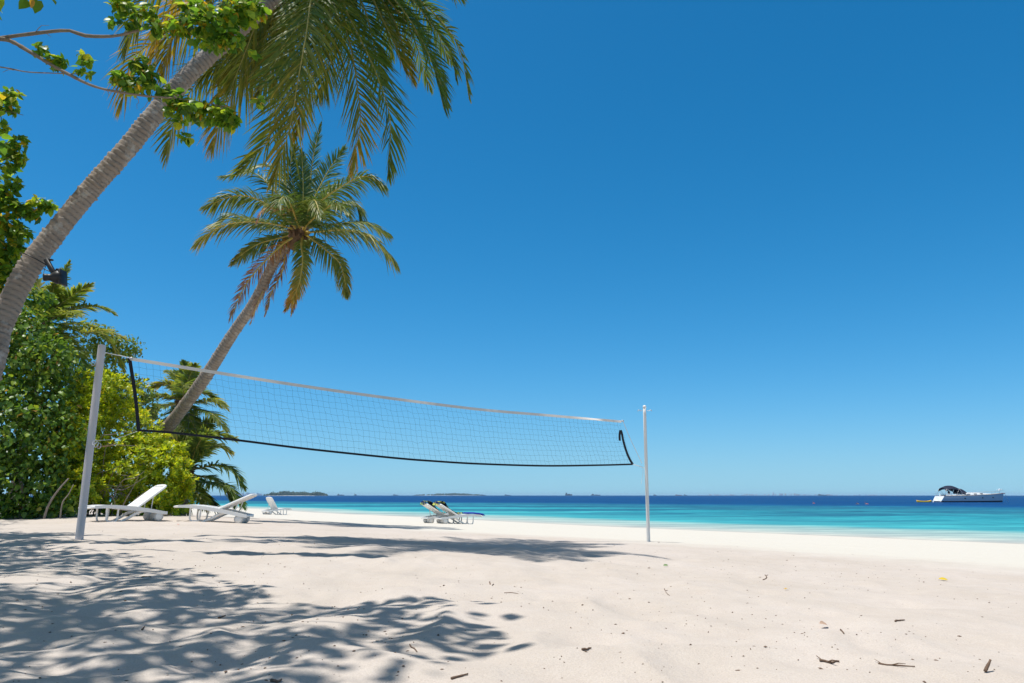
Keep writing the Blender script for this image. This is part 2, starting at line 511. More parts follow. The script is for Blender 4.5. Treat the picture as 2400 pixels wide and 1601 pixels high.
# ------------------------------------------------------------------ sand sheet
def build_sand():
    fine = np.radians(np.linspace(-60, 60, 860)); coarse = np.radians(np.linspace(60, 300, 110))[1:-1]
    ang = np.concatenate([fine, coarse])
    r = [0.6]
    while r[-1] < 330:
        q = r[-1]
        r.append(q * (1.008 if 5.6 < q < 13 else 1.0115 if q > 5 and q < 24 else (1.02 if q < 70 else 1.05)))
    r = np.array(r); oy = -3.6
    X = r[:, None] * np.sin(ang)[None]; Y = oy + r[:, None] * np.cos(ang)[None]
    Z = ground_z(X, Y)
    V = np.stack([X, Y, Z], -1).reshape(-1, 3)
    f = grid_faces(len(r), len(ang), True)
    mb = MB(); mb.add(V, [f, np.arange(len(ang))[None, ::-1]], shore_s(V[:, 0], V[:, 1]))
    o = mb.obj('sand', M['sand'], attr='shore'); tag(o, 'white coral sand beach sloping down to the lagoon', 'beach', kind='structure')


build_sand()


# ------------------------------------------------------------------ sea sheet
def build_sea():
    ang = np.radians(np.linspace(-62, 78, 820))
    r = [16.0]
    while r[-1] < 230: r.append(r[-1] * 1.0105)
    while r[-1] < 9400: r.append(r[-1] * 1.07)
    r = np.array(r)
    X = r[:, None] * np.sin(ang)[None]; Y = r[:, None] * np.cos(ang)[None]
    s = shore_s(X, Y) - 28.5
    amp = np.clip(s / 25, 0, 1) * np.clip((230 - r[:, None]) / 120, 0, 1)
    wv = (vnoise(X * .35, Y * .9, 11) - .5) * .09 + (vnoise(X * .9 + 3, Y * 2.1, 12) - .5) * .045
    V = np.stack([X, Y, amp * wv], -1).reshape(-1, 3)
    f = grid_faces(len(r), len(ang))
    keep = (s.reshape(-1)[f] > -4).any(1)
    f = f[keep]
    used = np.unique(f); mp = -np.ones(len(V), int); mp[used] = np.arange(len(used))
    mb = MB(); mb.add(V[used], mp[f], (s.reshape(-1) * np.interp(V[:, 0], [-60, 0, 70], [1.9, 1.2, 1.0]))[used])
    o = mb.obj('sea', M['sea'], attr='off'); tag(o, 'turquoise lagoon turning deep blue towards the horizon', 'sea', kind='structure')


build_sea()


# ------------------------------------------------------------------ leaf templates and scatter
def leaf_template(kind):
    if kind == 'heart':
        mid = [(0, 0, 0), (.35, 0, -.02), (.72, 0, -.05), (1, 0, -.16)]
        e1 = [(-.08, .26, .05), (.25, .50, .09), (.62, .36, .04)]
    elif kind == 'spoon':
        mid = [(0, 0, 0), (.4, 0, .04), (.75, 0, .04), (1, 0, -.04)]
        e1 = [(.05, .10, .02), (.45, .30, .08), (.82, .46, .06)]
    else:
        mid = [(0, 0, 0), (.35, 0, .02), (.7, 0, 0), (1, 0, -.08)]
        e1 = [(.08, .2, .04), (.4, .46, .08), (.72, .36, .04)]
    V = np.array(mid + e1 + [(a, -b, c) for a, b, c in e1], float)
    Q = np.array([[0, 1, 5, 4], [1, 2, 6, 5], [0, 7, 8, 1], [1, 8, 9, 2]])
    T = np.array([[2, 3, 6], [2, 9, 3]])
    return V, Q, T


def scatter(mb, P, Dr, Nr, L, Wd, kind='oval'):
    V, Q, T = leaf_template(kind); n = len(P)
    Dr = unit(Dr); Nr = unit(Nr - Dr * np.sum(Nr * Dr, 1, keepdims=True)); B = np.cross(Nr, Dr)
    L = np.broadcast_to(L, (n,))[:, None, None]; Wd = np.broadcast_to(Wd, (n,))[:, None, None]
    X = P[:, None] + L * V[None, :, :1] * Dr[:, None] + Wd * V[None, :, 1:2] * B[:, None] + L * V[None, :, 2:] * Nr[:, None]
    k = len(V); o = (np.arange(n) * k)[:, None, None]
    mb.add(X.reshape(-1, 3), [(Q[None] + o).reshape(-1, 4), (T[None] + o).reshape(-1, 3)])


def rand_dirs(n):
    return unit(rng.normal(size=(n, 3)))


def blob_points(blobs, n, depth=0.35, lump=0.42):
    """points in the outer shell of a union of ellipsoids; blobs: (centre, radii)"""
    C = np.array([b[0] for b in blobs]); R = np.array([b[1] for b in blobs])
    w = (R[:, 0] * R[:, 2]) ** 0.9; w = w / w.sum()
    out_p, out_n = [], []; got = 0
    while got < n:
        m = n * 2
        i = rng.choice(len(blobs), m, p=w); d = rand_dirs(m)
        q = 1 - depth * rng.random(m) ** 1.6
        lm = 1 + lump * (vnoise(d[:, 0] * 2.6 + i * 7.1, d[:, 1] * 2.6 + d[:, 2] * 3.1, 21) - .45) * 2
        P = C[i] + R[i] * d * (q * lm)[:, None]
        ok = np.ones(m, bool)
        for c, r in zip(C, R):
            ok &= (np.sum(((P - c) / r) ** 2, 1) > 0.42)
        ok &= P[:, 2] > base_z(P[:, 0], P[:, 1]) + 0.06
        out_p.append(P[ok]); out_n.append(unit(d[ok] / R[i][ok])); got += ok.sum()
    return np.concatenate(out_p)[:n], np.concatenate(out_n)[:n]


def pxblob(px, py, Y, rx, ry=None, rd=None):
    """ellipsoid from its outline in the photograph, its distance and its real depth"""
    ry = rx if ry is None else ry
    c = at(px, py, Y); k = Y / F * 1.0
    return (c, np.array([rx * k, (rd if rd else 0.9 * rx * k), ry * k]))


def branch_path(a, b, sag=0.15, n=7, wob=0.08):
    a = np.asarray(a, float); b = np.asarray(b, float); L = np.linalg.norm(b - a)
    t = np.linspace(0, 1, 5)[:, None]
    P = a * (1 - t) + b * t + np.array([0, 0, 1]) * (sag * L * 4 * t * (1 - t)) + rng.normal(size=(5, 3)) * wob * L * np.sin(t * math.pi)
    P[0], P[-1] = a, b
    return spline(P, n)


# ------------------------------------------------------------------ palms
def frond_mesh(mb_leaf, mb_rib, pts, age=0.15, n=46, leaf=0.62, tip_age=0.1, droop=0.55, start=0.14, width=0.038, vee=0.25, ragged=0.0, n0=None, rib=0.018):
    P = spline(pts, 40); T, N, B = frames(P, n0)
    Ltot = np.linalg.norm(np.diff(P, axis=0), axis=1).sum()
    V, Fs = tube(P, np.interp(np.linspace(0, 1, 40), [0, .15, 1], [rib * 1.7, rib, rib * .22]), 5)
    mb_rib.add(V, Fs)
    t = np.linspace(start, 0.995, n)
    for side in (-1, 1):
        tt = np.clip(t + rng.normal(0, .35 / n, n), start, .999)
        keep = rng.random(n) > ragged
        tt = tt[keep]; m = len(tt)
        f = tt * 39; i = np.minimum(f.astype(int), 38); g = (f - i)[:, None]
        p = P[i] * (1 - g) + P[i + 1] * g; tg = unit(T[i] * (1 - g) + T[i + 1] * g); nn = unit(N[i] * (1 - g) + N[i + 1] * g); bb = np.cross(tg, nn) * side
        a = np.radians(np.interp(tt, [0, .3, .8, 1], [62, 54, 36, 8]) + rng.normal(0, 5, m))[:, None]
        vv = vee + rng.normal(0, .12, m)[:, None]
        d = unit(bb * np.sin(a) + tg * np.cos(a) + nn * vv)
        ln = leaf * np.interp(tt, [0, .14, .3, .55, .85, 1], [.45, .62, .95, 1, .68, .26]) * rng.uniform(.82, 1.08, m)
        if ragged: ln *= rng.uniform(.45, 1, m)
        k = 5; q = np.linspace(0, 1, k)
        dr = droop * rng.uniform(.6, 1.4, m)
        down = np.array([0, 0, -1.0])
        C = p[:, None] + ln[:, None, None] * (d[:, None] * q[None, :, None] + down * (dr[:, None] * q[None] ** 2)[..., None] * 0.75)
        # keep the length roughly right
        tl = unit(np.gradient(C, axis=1))
        wv = unit(tg[:, None] - tl * np.sum(tg[:, None] * tl, -1, keepdims=True))
        tw = rng.normal(0, .35, m)[:, None, None]
        wv = unit(wv + np.cross(tl, wv) * tw)
        wd = width * np.array([.55, 1, .95, .65, .06]) / 2
        E = wd[None, :, None] * wv
        VV = np.stack([C - E, C + E], 2).reshape(-1, 3)
        fc = grid_faces(k, 2); o = (np.arange(m) * k * 2)[:, None, None]
        ag = np.clip(age + tip_age * np.interp(tt, [.3, 1], [0, 1]) + rng.normal(0, .03, m), 0, 1)
        ag = np.clip(ag[:, None, None] + .10 * (q ** 3)[None, :, None] + np.zeros((1, 1, 2)), 0, 1)
        mb_leaf.add(VV, (fc[None] + o).reshape(-1, 4), ag.reshape(-1))
    return Ltot


def add_frond(root, pts, label=None, rmat=None, mat='palm_leaf', **kw):
    lf, rb = MB(), MB()
    frond_mesh(lf, rb, pts, **kw)
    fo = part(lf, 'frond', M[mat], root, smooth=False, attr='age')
    part(rb, 'midrib', rmat or M['rachis'], fo)
    if label: fo['label'] = label
    return fo


def palm_trunk(root, pts, r0, r1, spacing=0.085, k=28, flare=0.0):
    P0 = spline(pts, 60); L = np.linalg.norm(np.diff(P0, axis=0), axis=1).sum()
    n = int(L / 0.014); P = spline(pts, n); T, N, B = frames(P, (0, -1, 0))
    s = np.linspace(0, L, n); a = np.linspace(0, 2 * math.pi, k, endpoint=False)
    S, A = np.meshgrid(s, a, indexing='ij')
    wob = 0.45 * np.sin(A + 1.3 * S) * vnoise(S * 3, S * 0, 30) + .22 * vnoise(A * 5, S * 6, 32)
    ph = S / spacing + wob + 2.0 * vnoise(S * 1.7, S * 0, 33)
    fr = ph - np.floor(ph); row = np.floor(ph)
    jag = (.15 + 1.3 * vnoise(A * 3.1 + row * 7.7, row * 1.7, 5)) * (.45 + .9 * _hash(row, row * 0, 71))
    saw = np.where(fr < .82, fr / .82, (1 - fr) / .18) * jag
    R = np.interp(s / L, [0, .12, 1], [r0 * (1 + flare), r0, r1])[:, None]
    R = R * (1 + .10 * (vnoise(S * 1.6, A * 0, 34) - .5)) + 0.018 * saw - 0.004 + .006 * (vnoise(A * 6, S * 30, 35) - .5)
    V = P[:, None] + R[..., None] * (np.cos(A)[..., None] * N[:, None] + np.sin(A)[..., None] * B[:, None])
    ring = np.clip((.30 - fr) / .30, 0, 1) * .9
    mb = MB(); mb.add(V.reshape(-1, 3), [grid_faces(n, k, True), np.arange(k)[::-1][None, :], (np.arange(k) + (n - 1) * k)[None, :]], ring.reshape(-1))
    return part(mb, 'trunk', M['palm_bark'], root, attr='ring'), P


def crown_core(root, c, axis, r=0.25, n=26, ln=0.55):
    """fibrous boots of old fronds round the growing tip"""
    mb = MB(); axis = unit(axis); u = unit(np.cross(axis, [0.3, 1, 0.2])); w = np.cross(axis, u)
    for i in range(n):
        a = i * 2.4; h = rng.uniform(-.5, .25) * ln
        o = u * math.cos(a) + w * math.sin(a)
        p0 = c + axis * h + o * r * .45; p1 = p0 + o * r * rng.uniform(.5, .9) + axis * rng.uniform(.05, .3) * ln
        p2 = p1 + o * r * rng.uniform(.2, .5) + axis * rng.uniform(-.1, .2) * ln
        V, Fs = tube(spline([p0, p1, p2], 6), np.linspace(r * .30, r * .07, 6), 6); mb.add(V, Fs)
    V, Fs = tube(spline([c - axis * ln * .7, c, c + axis * ln * .5], 8), r * np.array([.8, .9, 1, 1, .95, .8, .5, .15]), 10); mb.add(V, Fs)
    return part(mb, 'crown_fibre', M['fibre'], root)


# --- the big palm leaning in from the left; its crown stands above the picture
def big_palm():
    D1 = lambda x, y, Y: at(x * D, y * D, Y)
    base = ground_at(-330, 1290); base = np.array([-8.2, 8.7, gz(-8.2, 8.7) - .1])
    root = empty('coconut_palm', base, 'tall coconut palm leaning in from the left edge, fronds hanging from the top', 'palm', 'coconut palms')
    ct = at(765, -105, 9.9)
    path = [base, D1(-75, 930, 8.85), D1(2, 745, 8.95), D1(62, 622, 9.05), D1(132, 528, 9.15), D1(206, 437, 9.25), D1(294, 338, 9.35),
            D1(372, 242, 9.45), D1(442, 163, 9.55), D1(530, 85, 9.65), D1(624, 2, 9.78), ct]
    palm_trunk(root, path, 0.152, 0.100, 0.066, 36, .2)
    ax = unit(np.array(ct) - D1(640, 2, 9.78))
    crown_core(root, ct, ax, .26, 30, .6)
    c = ct + ax * .15
    z1 = lambda X, Y, d: at(X / 3.267, Y / 3.267, 9.9 + d)           # points read off two enlarged views
    z2 = lambda X, Y, d: at(480 + X / 3.267, Y / 3.267, 9.9 + d)
    fr = [
        # hanging in front, right of the trunk
        ([c, z2(850, -240, -.5), z2(812, 0, -.8), z2(770, 300, -.95), z2(712, 620, -.9), z2(650, 980, -.8), z2(520, 1400, -.65)], dict(age=.30, tip_age=.22, n=58, leaf=.66, droop=.9, vee=.1)),
        ([c, z2(930, -200, -.2), z2(960, 60, -.4), z2(880, 420, -.5), z2(760, 760, -.5), z2(700, 1050, -.4)], dict(age=.33, tip_age=.25, n=54, leaf=.62, droop=.9)),
        ([c, z2(1000, -220, .1), z2(1040, 60, .0), z2(1110, 330, .0), z2(1165, 640, .0), z2(1190, 960, .0), z2(1120, 1290, .05)], dict(age=.24, tip_age=.38, n=56, leaf=.6, droop=.8)),
        ([c, z2(1030, -200, -.1), z2(1080, 70, -.2), z2(1210, 340, -.25), z2(1330, 610, -.25), z2(1420, 930, -.2), z2(1400, 1345, -.15)], dict(age=.22, tip_age=.12, n=60, leaf=.62, droop=.75)),
        ([c, z2(1150, -240, .3), z2(1330, -40, .4), z2(1470, 200, .45), z2(1530, 420, .45), z2(1590, 620, .45)], dict(age=.26, tip_age=.3, n=46, leaf=.5, droop=.75)),
        ([c, z2(1180, -220, -.2), z2(1400, -60, -.35), z2(1580, 170, -.4), z2(1740, 480, -.4), z2(1830, 830, -.35)], dict(age=.17, tip_age=.06, n=58, leaf=.58, droop=.75)),
        ([c, z2(1230, -240, .0), z2(1480, -120, .1), z2(1690, 40, .1), z2(1850, 215, .1), z2(1960, 400, .1), z2(2025, 760, .1)], dict(age=.24, tip_age=.14, n=50, leaf=.46, droop=.75, ragged=.22)),
        ([c, z2(1250, -220, .2), z2(1420, 20, .3), z2(1640, 280, .35), z2(1780, 560, .35), z2(1850, 800, .35)], dict(age=.18, tip_age=.08, n=54, leaf=.52, droop=.75)),
        ([c, z2(1200, -180, .1), z2(1330, 80, .1), z2(1450, 330, .1), z2(1530, 540, .1)], dict(age=.24, tip_age=.3, n=46, leaf=.5, droop=.75)),
        ([c, z2(1280, -260, -.1), z2(1540, -60, -.15), z2(1730, 180, -.2), z2(1890, 420, -.2), z2(1920, 600, -.2)], dict(age=.2, tip_age=.1, n=50, leaf=.46, droop=.75)),
        ([c, c + np.array([.2, -1.0, .8]), c + np.array([.5, -2.1, 1.0]), c + np.array([.8, -2.9, .5])], dict(age=.15, n=50, leaf=.62)),
        ([c, c + np.array([.4, -.9, .7]), c + np.array([.9, -1.9, .8]), c + np.array([1.3, -2.7, .4])], dict(age=.15, n=50, leaf=.62)),
        ([c, c + np.array([0, -.8, .6]), c + np.array([.1, -1.6, .8]), c + np.array([.2, -2.3, .6])], dict(age=.15, n=60, leaf=.85)),
        ([c, c + np.array([.5, -.6, .6]), c + np.array([1.0, -1.2, .8]), c + np.array([1.5, -1.8, .6])], dict(age=.15, n=60, leaf=.85)),
        ([c, c + np.array([-.6, -.6, .7]), c + np.array([-1.3, -1.2, 1.0]), c + np.array([-1.9, -1.7, .8])], dict(age=.15, n=60, leaf=.85)),
        ([c, c + np.array([-.4, -1.0, .8]), c + np.array([-.9, -2.0, 1.1]), c + np.array([-1.3, -2.8, .7])], dict(age=.15, n=50, leaf=.62)),
        ([c, z2(1100, -150, .5), z2(1220, 60, .7), z2(1290, 320, .8), z2(1370, 620, .8)], dict(age=.2, tip_age=.05, n=46, leaf=.5, droop=.8)),
        ([c, z2(1020, -100, .6), z2(1020, 150, .8), z2(960, 430, .9), z2(870, 740, .9)], dict(age=.25, tip_age=.12, n=46, leaf=.58, droop=.85)),
        ([c, z2(950, -150, .4), z2(820, 60, .6), z2(620, 330, .7), z2(420, 700, .7)], dict(age=.36, tip_age=.1, n=50, leaf=.66, droop=1.0)),
        ([c, z2(900, -120, -.3), z2(800, 120, -.5), z2(660, 520, -.55), z2(560, 860, -.5), z2(470, 1100, -.45), z2(240, 1330, -.35)], dict(age=.26, tip_age=.12, n=58, leaf=.62, droop=.6)),
        # left of the crown, behind the trunk
        ([c, z1(2000, -200, .4), z1(1750, 60, .8), z1(1450, 240, .95), z1(1220, 300, 1.0), z1(1010, 470, 1.0), z1(930, 820, 1.0)], dict(age=.40, tip_age=.20, n=58, leaf=.64, droop=1.15)),
        ([c, z1(2060, -160, .5), z1(1900, 160, .9), z1(1720, 420, 1.1), z1(1500, 640, 1.2), z1(1330, 950, 1.2), z1(1270, 1210, 1.2)], dict(age=.30, tip_age=.2, n=58, leaf=.66, droop=.9)),
        ([c, z1(2150, -80, .5), z1(2040, 240, .9), z1(1900, 520, 1.05), z1(1740, 800, 1.1), z1(1620, 1120, 1.1)], dict(age=.32, tip_age=.32, n=56, leaf=.66, droop=1.0)),
        ([c, z1(1900, -360, -.2), z1(1600, -330, -.3), z1(1300, -180, -.3), z1(1080, 60, -.25), z1(960, 380, -.2)], dict(age=.34, tip_age=.12, n=56, leaf=.6, droop=1.1)),
        ([c, z1(1950, -330, .2), z1(1650, -250, .5), z1(1400, -60, .6), z1(1240, 160, .6), z1(1150, 480, .6)], dict(age=.50, tip_age=.15, n=50, leaf=.55, droop=1.2, ragged=.1)),
        ([c, z2(560, -100, .2), z2(420, 120, .3), z2(300, 420, .4), z2(190, 700, .4)], dict(age=.38, tip_age=.05, n=48, leaf=.62, droop=1.0)),
        ([c, z1(1750, -180, .3), z1(1500, 0, .5), z1(1330, 240, .6), z1(1240, 560, .65)], dict(age=.40, tip_age=.2, n=54, leaf=.62, droop=1.25)),
        ([c, z1(2100, -100, .6), z1(1990, 180, 1.0), z1(1820, 400, 1.1), z1(1560, 580, 1.15)], dict(age=.28, tip_age=.15, n=54, leaf=.70, droop=1.35)),
        ([c, z2(700, -60, .5), z2(560, 160, .8), z2(360, 380, .9), z2(150, 560, .9)], dict(age=.30, tip_age=.15, n=54, leaf=.68, droop=1.25)),
        # standing above the frame
        ([c, c + np.array([.5, .5, 1.0]), c + np.array([1.3, 1.1, 1.3]), c + np.array([2.3, 1.8, .8])], dict(age=.12, n=50, leaf=.6)),
        ([c, c + np.array([-.2, .8, 1.1]), c + np.array([-.5, 1.8, 1.5]), c + np.array([-.9, 2.8, 1.0])], dict(age=.12, n=50, leaf=.6)),
        ([c, c + np.array([-.3, -.5, 1.2]), c + np.array([-.6, -1.2, 1.7]), c + np.array([-1.0, -2.2, 1.4])], dict(age=.12, n=50, leaf=.6)),
        ([c, c + np.array([.6, -.4, 1.2]), c + np.array([1.3, -1.0, 1.5]), c + np.array([2.2, -1.7, 1.0])], dict(age=.12, n=50, leaf=.6)),
        ([c, c + np.array([.6, .1, .8]), c + np.array([1.2, .3, 1.0]), c + np.array([1.9, .5, .6])], dict(age=.14, n=50, leaf=.6)),
        ([c, c + np.array([.1, .1, 1.2]), c + np.array([.3, .2, 2.2]), c + np.array([.7, .4, 3.0])], dict(age=.06, n=44, leaf=.5, droop=.2)),
        ([c, c + np.array([.2, 1.0, .7]), c + np.array([.3, 2.2, .9]), c + np.array([.4, 3.2, .2])], dict(age=.14, n=50, leaf=.6)),
        ([c, c + np.array([-.7, .6, .8]), c + np.array([-1.6, 1.3, 1.0]), c + np.array([-2.5, 2.0, .5])], dict(age=.14, n=50, leaf=.6)),
        ([c, c + np.array([-.8, -.1, .9]), c + np.array([-1.7, -.2, 1.2]), c + np.array([-2.7, -.2, .8])], dict(age=.14, n=50, leaf=.6)),
        ([c, c + np.array([.7, .5, .5]), c + np.array([1.4, 1.0, .5]), c + np.array([1.9, 1.4, .2])], dict(age=.18, n=50, leaf=.6)),
        ([c, c + np.array([.6, -.4, .7]), c + np.array([1.2, -.9, .9]), c + np.array([1.8, -1.5, .5])], dict(age=.18, n=50, leaf=.6)),
        ([c, c + np.array([.4, 1.0, .3]), c + np.array([.9, 2.1, .1]), c + np.array([1.2, 3.0, -.6])], dict(age=.2, n=50, leaf=.6)),
        ([c, c + np.array([.7, .9, .4]), c + np.array([1.2, 1.9, .4]), c + np.array([1.6, 2.7, -.2])], dict(age=.2, n=50, leaf=.6)),
    ]
    for p, kw in fr:
        kw['n'] = int(kw['n'] * 1.55); kw['leaf'] *= 1.04; kw['width'] = .026; kw['age'] = max(.06, kw['age'] - .05); kw['droop'] = kw.get('droop', .6) * (.85 if kw.get('droop', .6) >= 1 else .52)
        add_frond(root, p, **kw)
    return root


big_palm()


# --- the second palm, whole crown in view
def mid_palm():
    Y0 = 22.0
    z = lambda X, Y, d=0: at(440 + X / 3.075, 270 + Y / 3.075, Y0 + d)
    D1 = lambda x, y, Y: at(x * D, y * D, Y)
    b = D1(262, 1150, 26.5); b[2] = gz(b[0], b[1]) - .1
    root = empty('coconut_palm', b, 'slim coconut palm with its whole crown in the open sky, leaning right behind the net', 'palm', 'coconut palms')
    c = z(810, 865)
    palm_trunk(root, [b, D1(345, 1030, 25.8), D1(398, 965, 25.0), D1(470, 868, 24.0), D1(532, 770, 23.4), D1(586, 690, 22.9), D1(630, 600, 22.4), D1(662, 558, 22.15), c], .235, .15, .105, 22)
    ax = unit(c - D1(630, 600, 22.4))
    crown_core(root, c, ax, .30, 34, .7)
    k = c + ax * .12
    old = dict(leaf=.86, n=88, droop=.72, width=.040, rib=.036, mat='palm_leaf_pale')
    RM = simple('yellow_midrib', (.50, .37, .08), 0.45, 0.4, 0.2, 5)
    def f(pts, label=None, rm=None, **kw):
        q = dict(old); q.update(kw)
        if q['age'] > .6: q['width'] = .028; q['n'] = 84; q['ragged'] = max(.08, q.get('ragged', 0)); q['leaf'] *= 1.1
        add_frond(root, [k] + pts, label, rm or RM, **q)
    f([z(720, 760, -.4), z(530, 620, -.6), z(350, 580, -.7), z(130, 655, -.7)], age=.22, droop=.8)
    f([z(650, 790, -.5), z(420, 768, -.9), z(220, 810, -1.0), z(70, 925, -1.0)], age=.25, tip_age=.2)
    f([z(690, 830, .5), z(500, 780, .9), z(330, 720, 1.1), z(230, 760, 1.2)], age=.15)
    f([z(760, 720, -.7), z(640, 650, -1.3), z(540, 690, -1.7), z(500, 770, -1.8)], 'reddish brown dead frond curling down', age=.78, tip_age=.1, leaf=.4, ragged=.15)
    f([z(650, 890, -.2), z(520, 925, -.3), z(410, 990, -.3), z(320, 1065, -.3)], age=.2, tip_age=.28, leaf=.5, n0=(0, -1, .25))
    f([z(700, 920, -.3), z(560, 1050, -.5), z(420, 1220, -.5), z(300, 1480, -.4)], 'dead reddish frond hanging beside the trunk', age=.76, tip_age=.2, leaf=.5, droop=.5, ragged=.08, n0=(0, -1, .25))
    f([z(690, 960, .4), z(600, 1150, .6), z(510, 1340, .7), z(450, 1510, .7)], 'dead grey frond hanging behind the trunk', age=.88, tip_age=.1, leaf=.42, ragged=.15, n0=(0, -1, .25))
    f([z(715, 985, .3), z(680, 1130, .5), z(600, 1290, .6), z(560, 1440, .6)], 'dead brown frond hanging behind the trunk', age=.85, tip_age=.1, leaf=.34, ragged=.2, n0=(0, -1, .25))
    f([z(820, 940, -.4), z(828, 1060, -.6), z(795, 1240, -.6), z(705, 1400, -.6)], 'hanging frond turning orange at the tip', age=.28, tip_age=.38, leaf=.46, droop=.55, n0=(0, -1, .25))
    f([z(845, 930, .2), z(830, 1080, .4), z(780, 1280, .5), z(745, 1440, .5)], age=.5, tip_age=.4, leaf=.3, ragged=.3)
    f([z(890, 890, -.3), z(1010, 985, -.5), z(1105, 1090, -.5), z(1150, 1300, -.5)], age=.30, tip_age=.12, leaf=.5, droop=.8, n0=(0, -1, .25))
    f([z(930, 840, -.5), z(1130, 828, -.8), z(1330, 885, -.9), z(1490, 1060, -.9)], age=.26, tip_age=.1, droop=1.0)
    f([z(920, 800, .5), z(1100, 785, .8), z(1270, 775, .9), z(1440, 850, 1.0)], age=.2, droop=.9)
    f([z(920, 660, -.3), z(1090, 525, -.6), z(1270, 440, -.7), z(1410, 505, -.8)], age=.15, droop=.85)
    f([z(940, 700, .5), z(1080, 640, .9), z(1200, 640, 1.1), z(1240, 740, 1.2)], age=.18, droop=.9)
    f([z(840, 720, .5), z(880, 500, .9), z(905, 300, 1.1), z(960, 60, 1.2)], age=.06, droop=.2, leaf=.52, vee=.35)
    f([z(830, 720, .1), z(832, 560, .1), z(828, 400, .1), z(820, 250, .1)], age=.08, droop=.25, leaf=.5)
    f([z(870, 700, .3), z(950, 520, .5), z(1040, 360, .6), z(1130, 240, .6)], age=.12, droop=.4)
    f([z(780, 680, .4), z(700, 500, .7), z(590, 370, .9), z(400, 400, 1.0)], age=.18, droop=.75)
    f([z(770, 690, .7), z(640, 560, 1.2), z(480, 420, 1.4), z(250, 440, 1.5)], age=.16, droop=.7)
    f([z(790, 690, .2), z(760, 500, .3), z(740, 360, .3), z(770, 220, .3)], age=.1, droop=.35)
    f([z(855, 760, -.7), z(885, 640, -1.3), z(920, 620, -1.9), z(960, 740, -2.4)], age=.22, droop=.8, leaf=.55)
    f([z(790, 770, -.6), z(740, 640, -1.2), z(690, 590, -1.8), z(640, 650, -2.3)], age=.16, droop=.8)
    f([z(860, 790, -.6), z(960, 700, -1.2), z(1060, 640, -1.7), z(1150, 700, -2.1)], age=.17, droop=.8)
    f([z(740, 800, .9), z(640, 700, 1.6), z(560, 640, 2.1), z(500, 640, 2.4)], age=.14, droop=.6)
    f([z(900, 760, .9), z(980, 620, 1.5), z(1040, 520, 2.0), z(1090, 500, 2.4)], age=.12, droop=.6)
    return root


mid_palm()


# --- the three young palms among the bushes
def young_palm(name_label, c, fl, trunk_pts, leaf=.5, ages=(.08, .3), Yd=0):
    b = np.array(trunk_pts[0], float)
    root = empty('young_coconut_palm', b, name_label, 'palm', 'young palms among the bushes')
    palm_trunk(root, trunk_pts, .15, .11, .10, 16)
    crown_core(root, c, np.array([0.1, 0, 1]), .2, 18, .45)
    for pts in fl:
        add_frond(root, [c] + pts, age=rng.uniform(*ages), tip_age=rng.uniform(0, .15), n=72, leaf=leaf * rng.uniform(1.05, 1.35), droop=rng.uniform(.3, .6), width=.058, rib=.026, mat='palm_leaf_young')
    return root


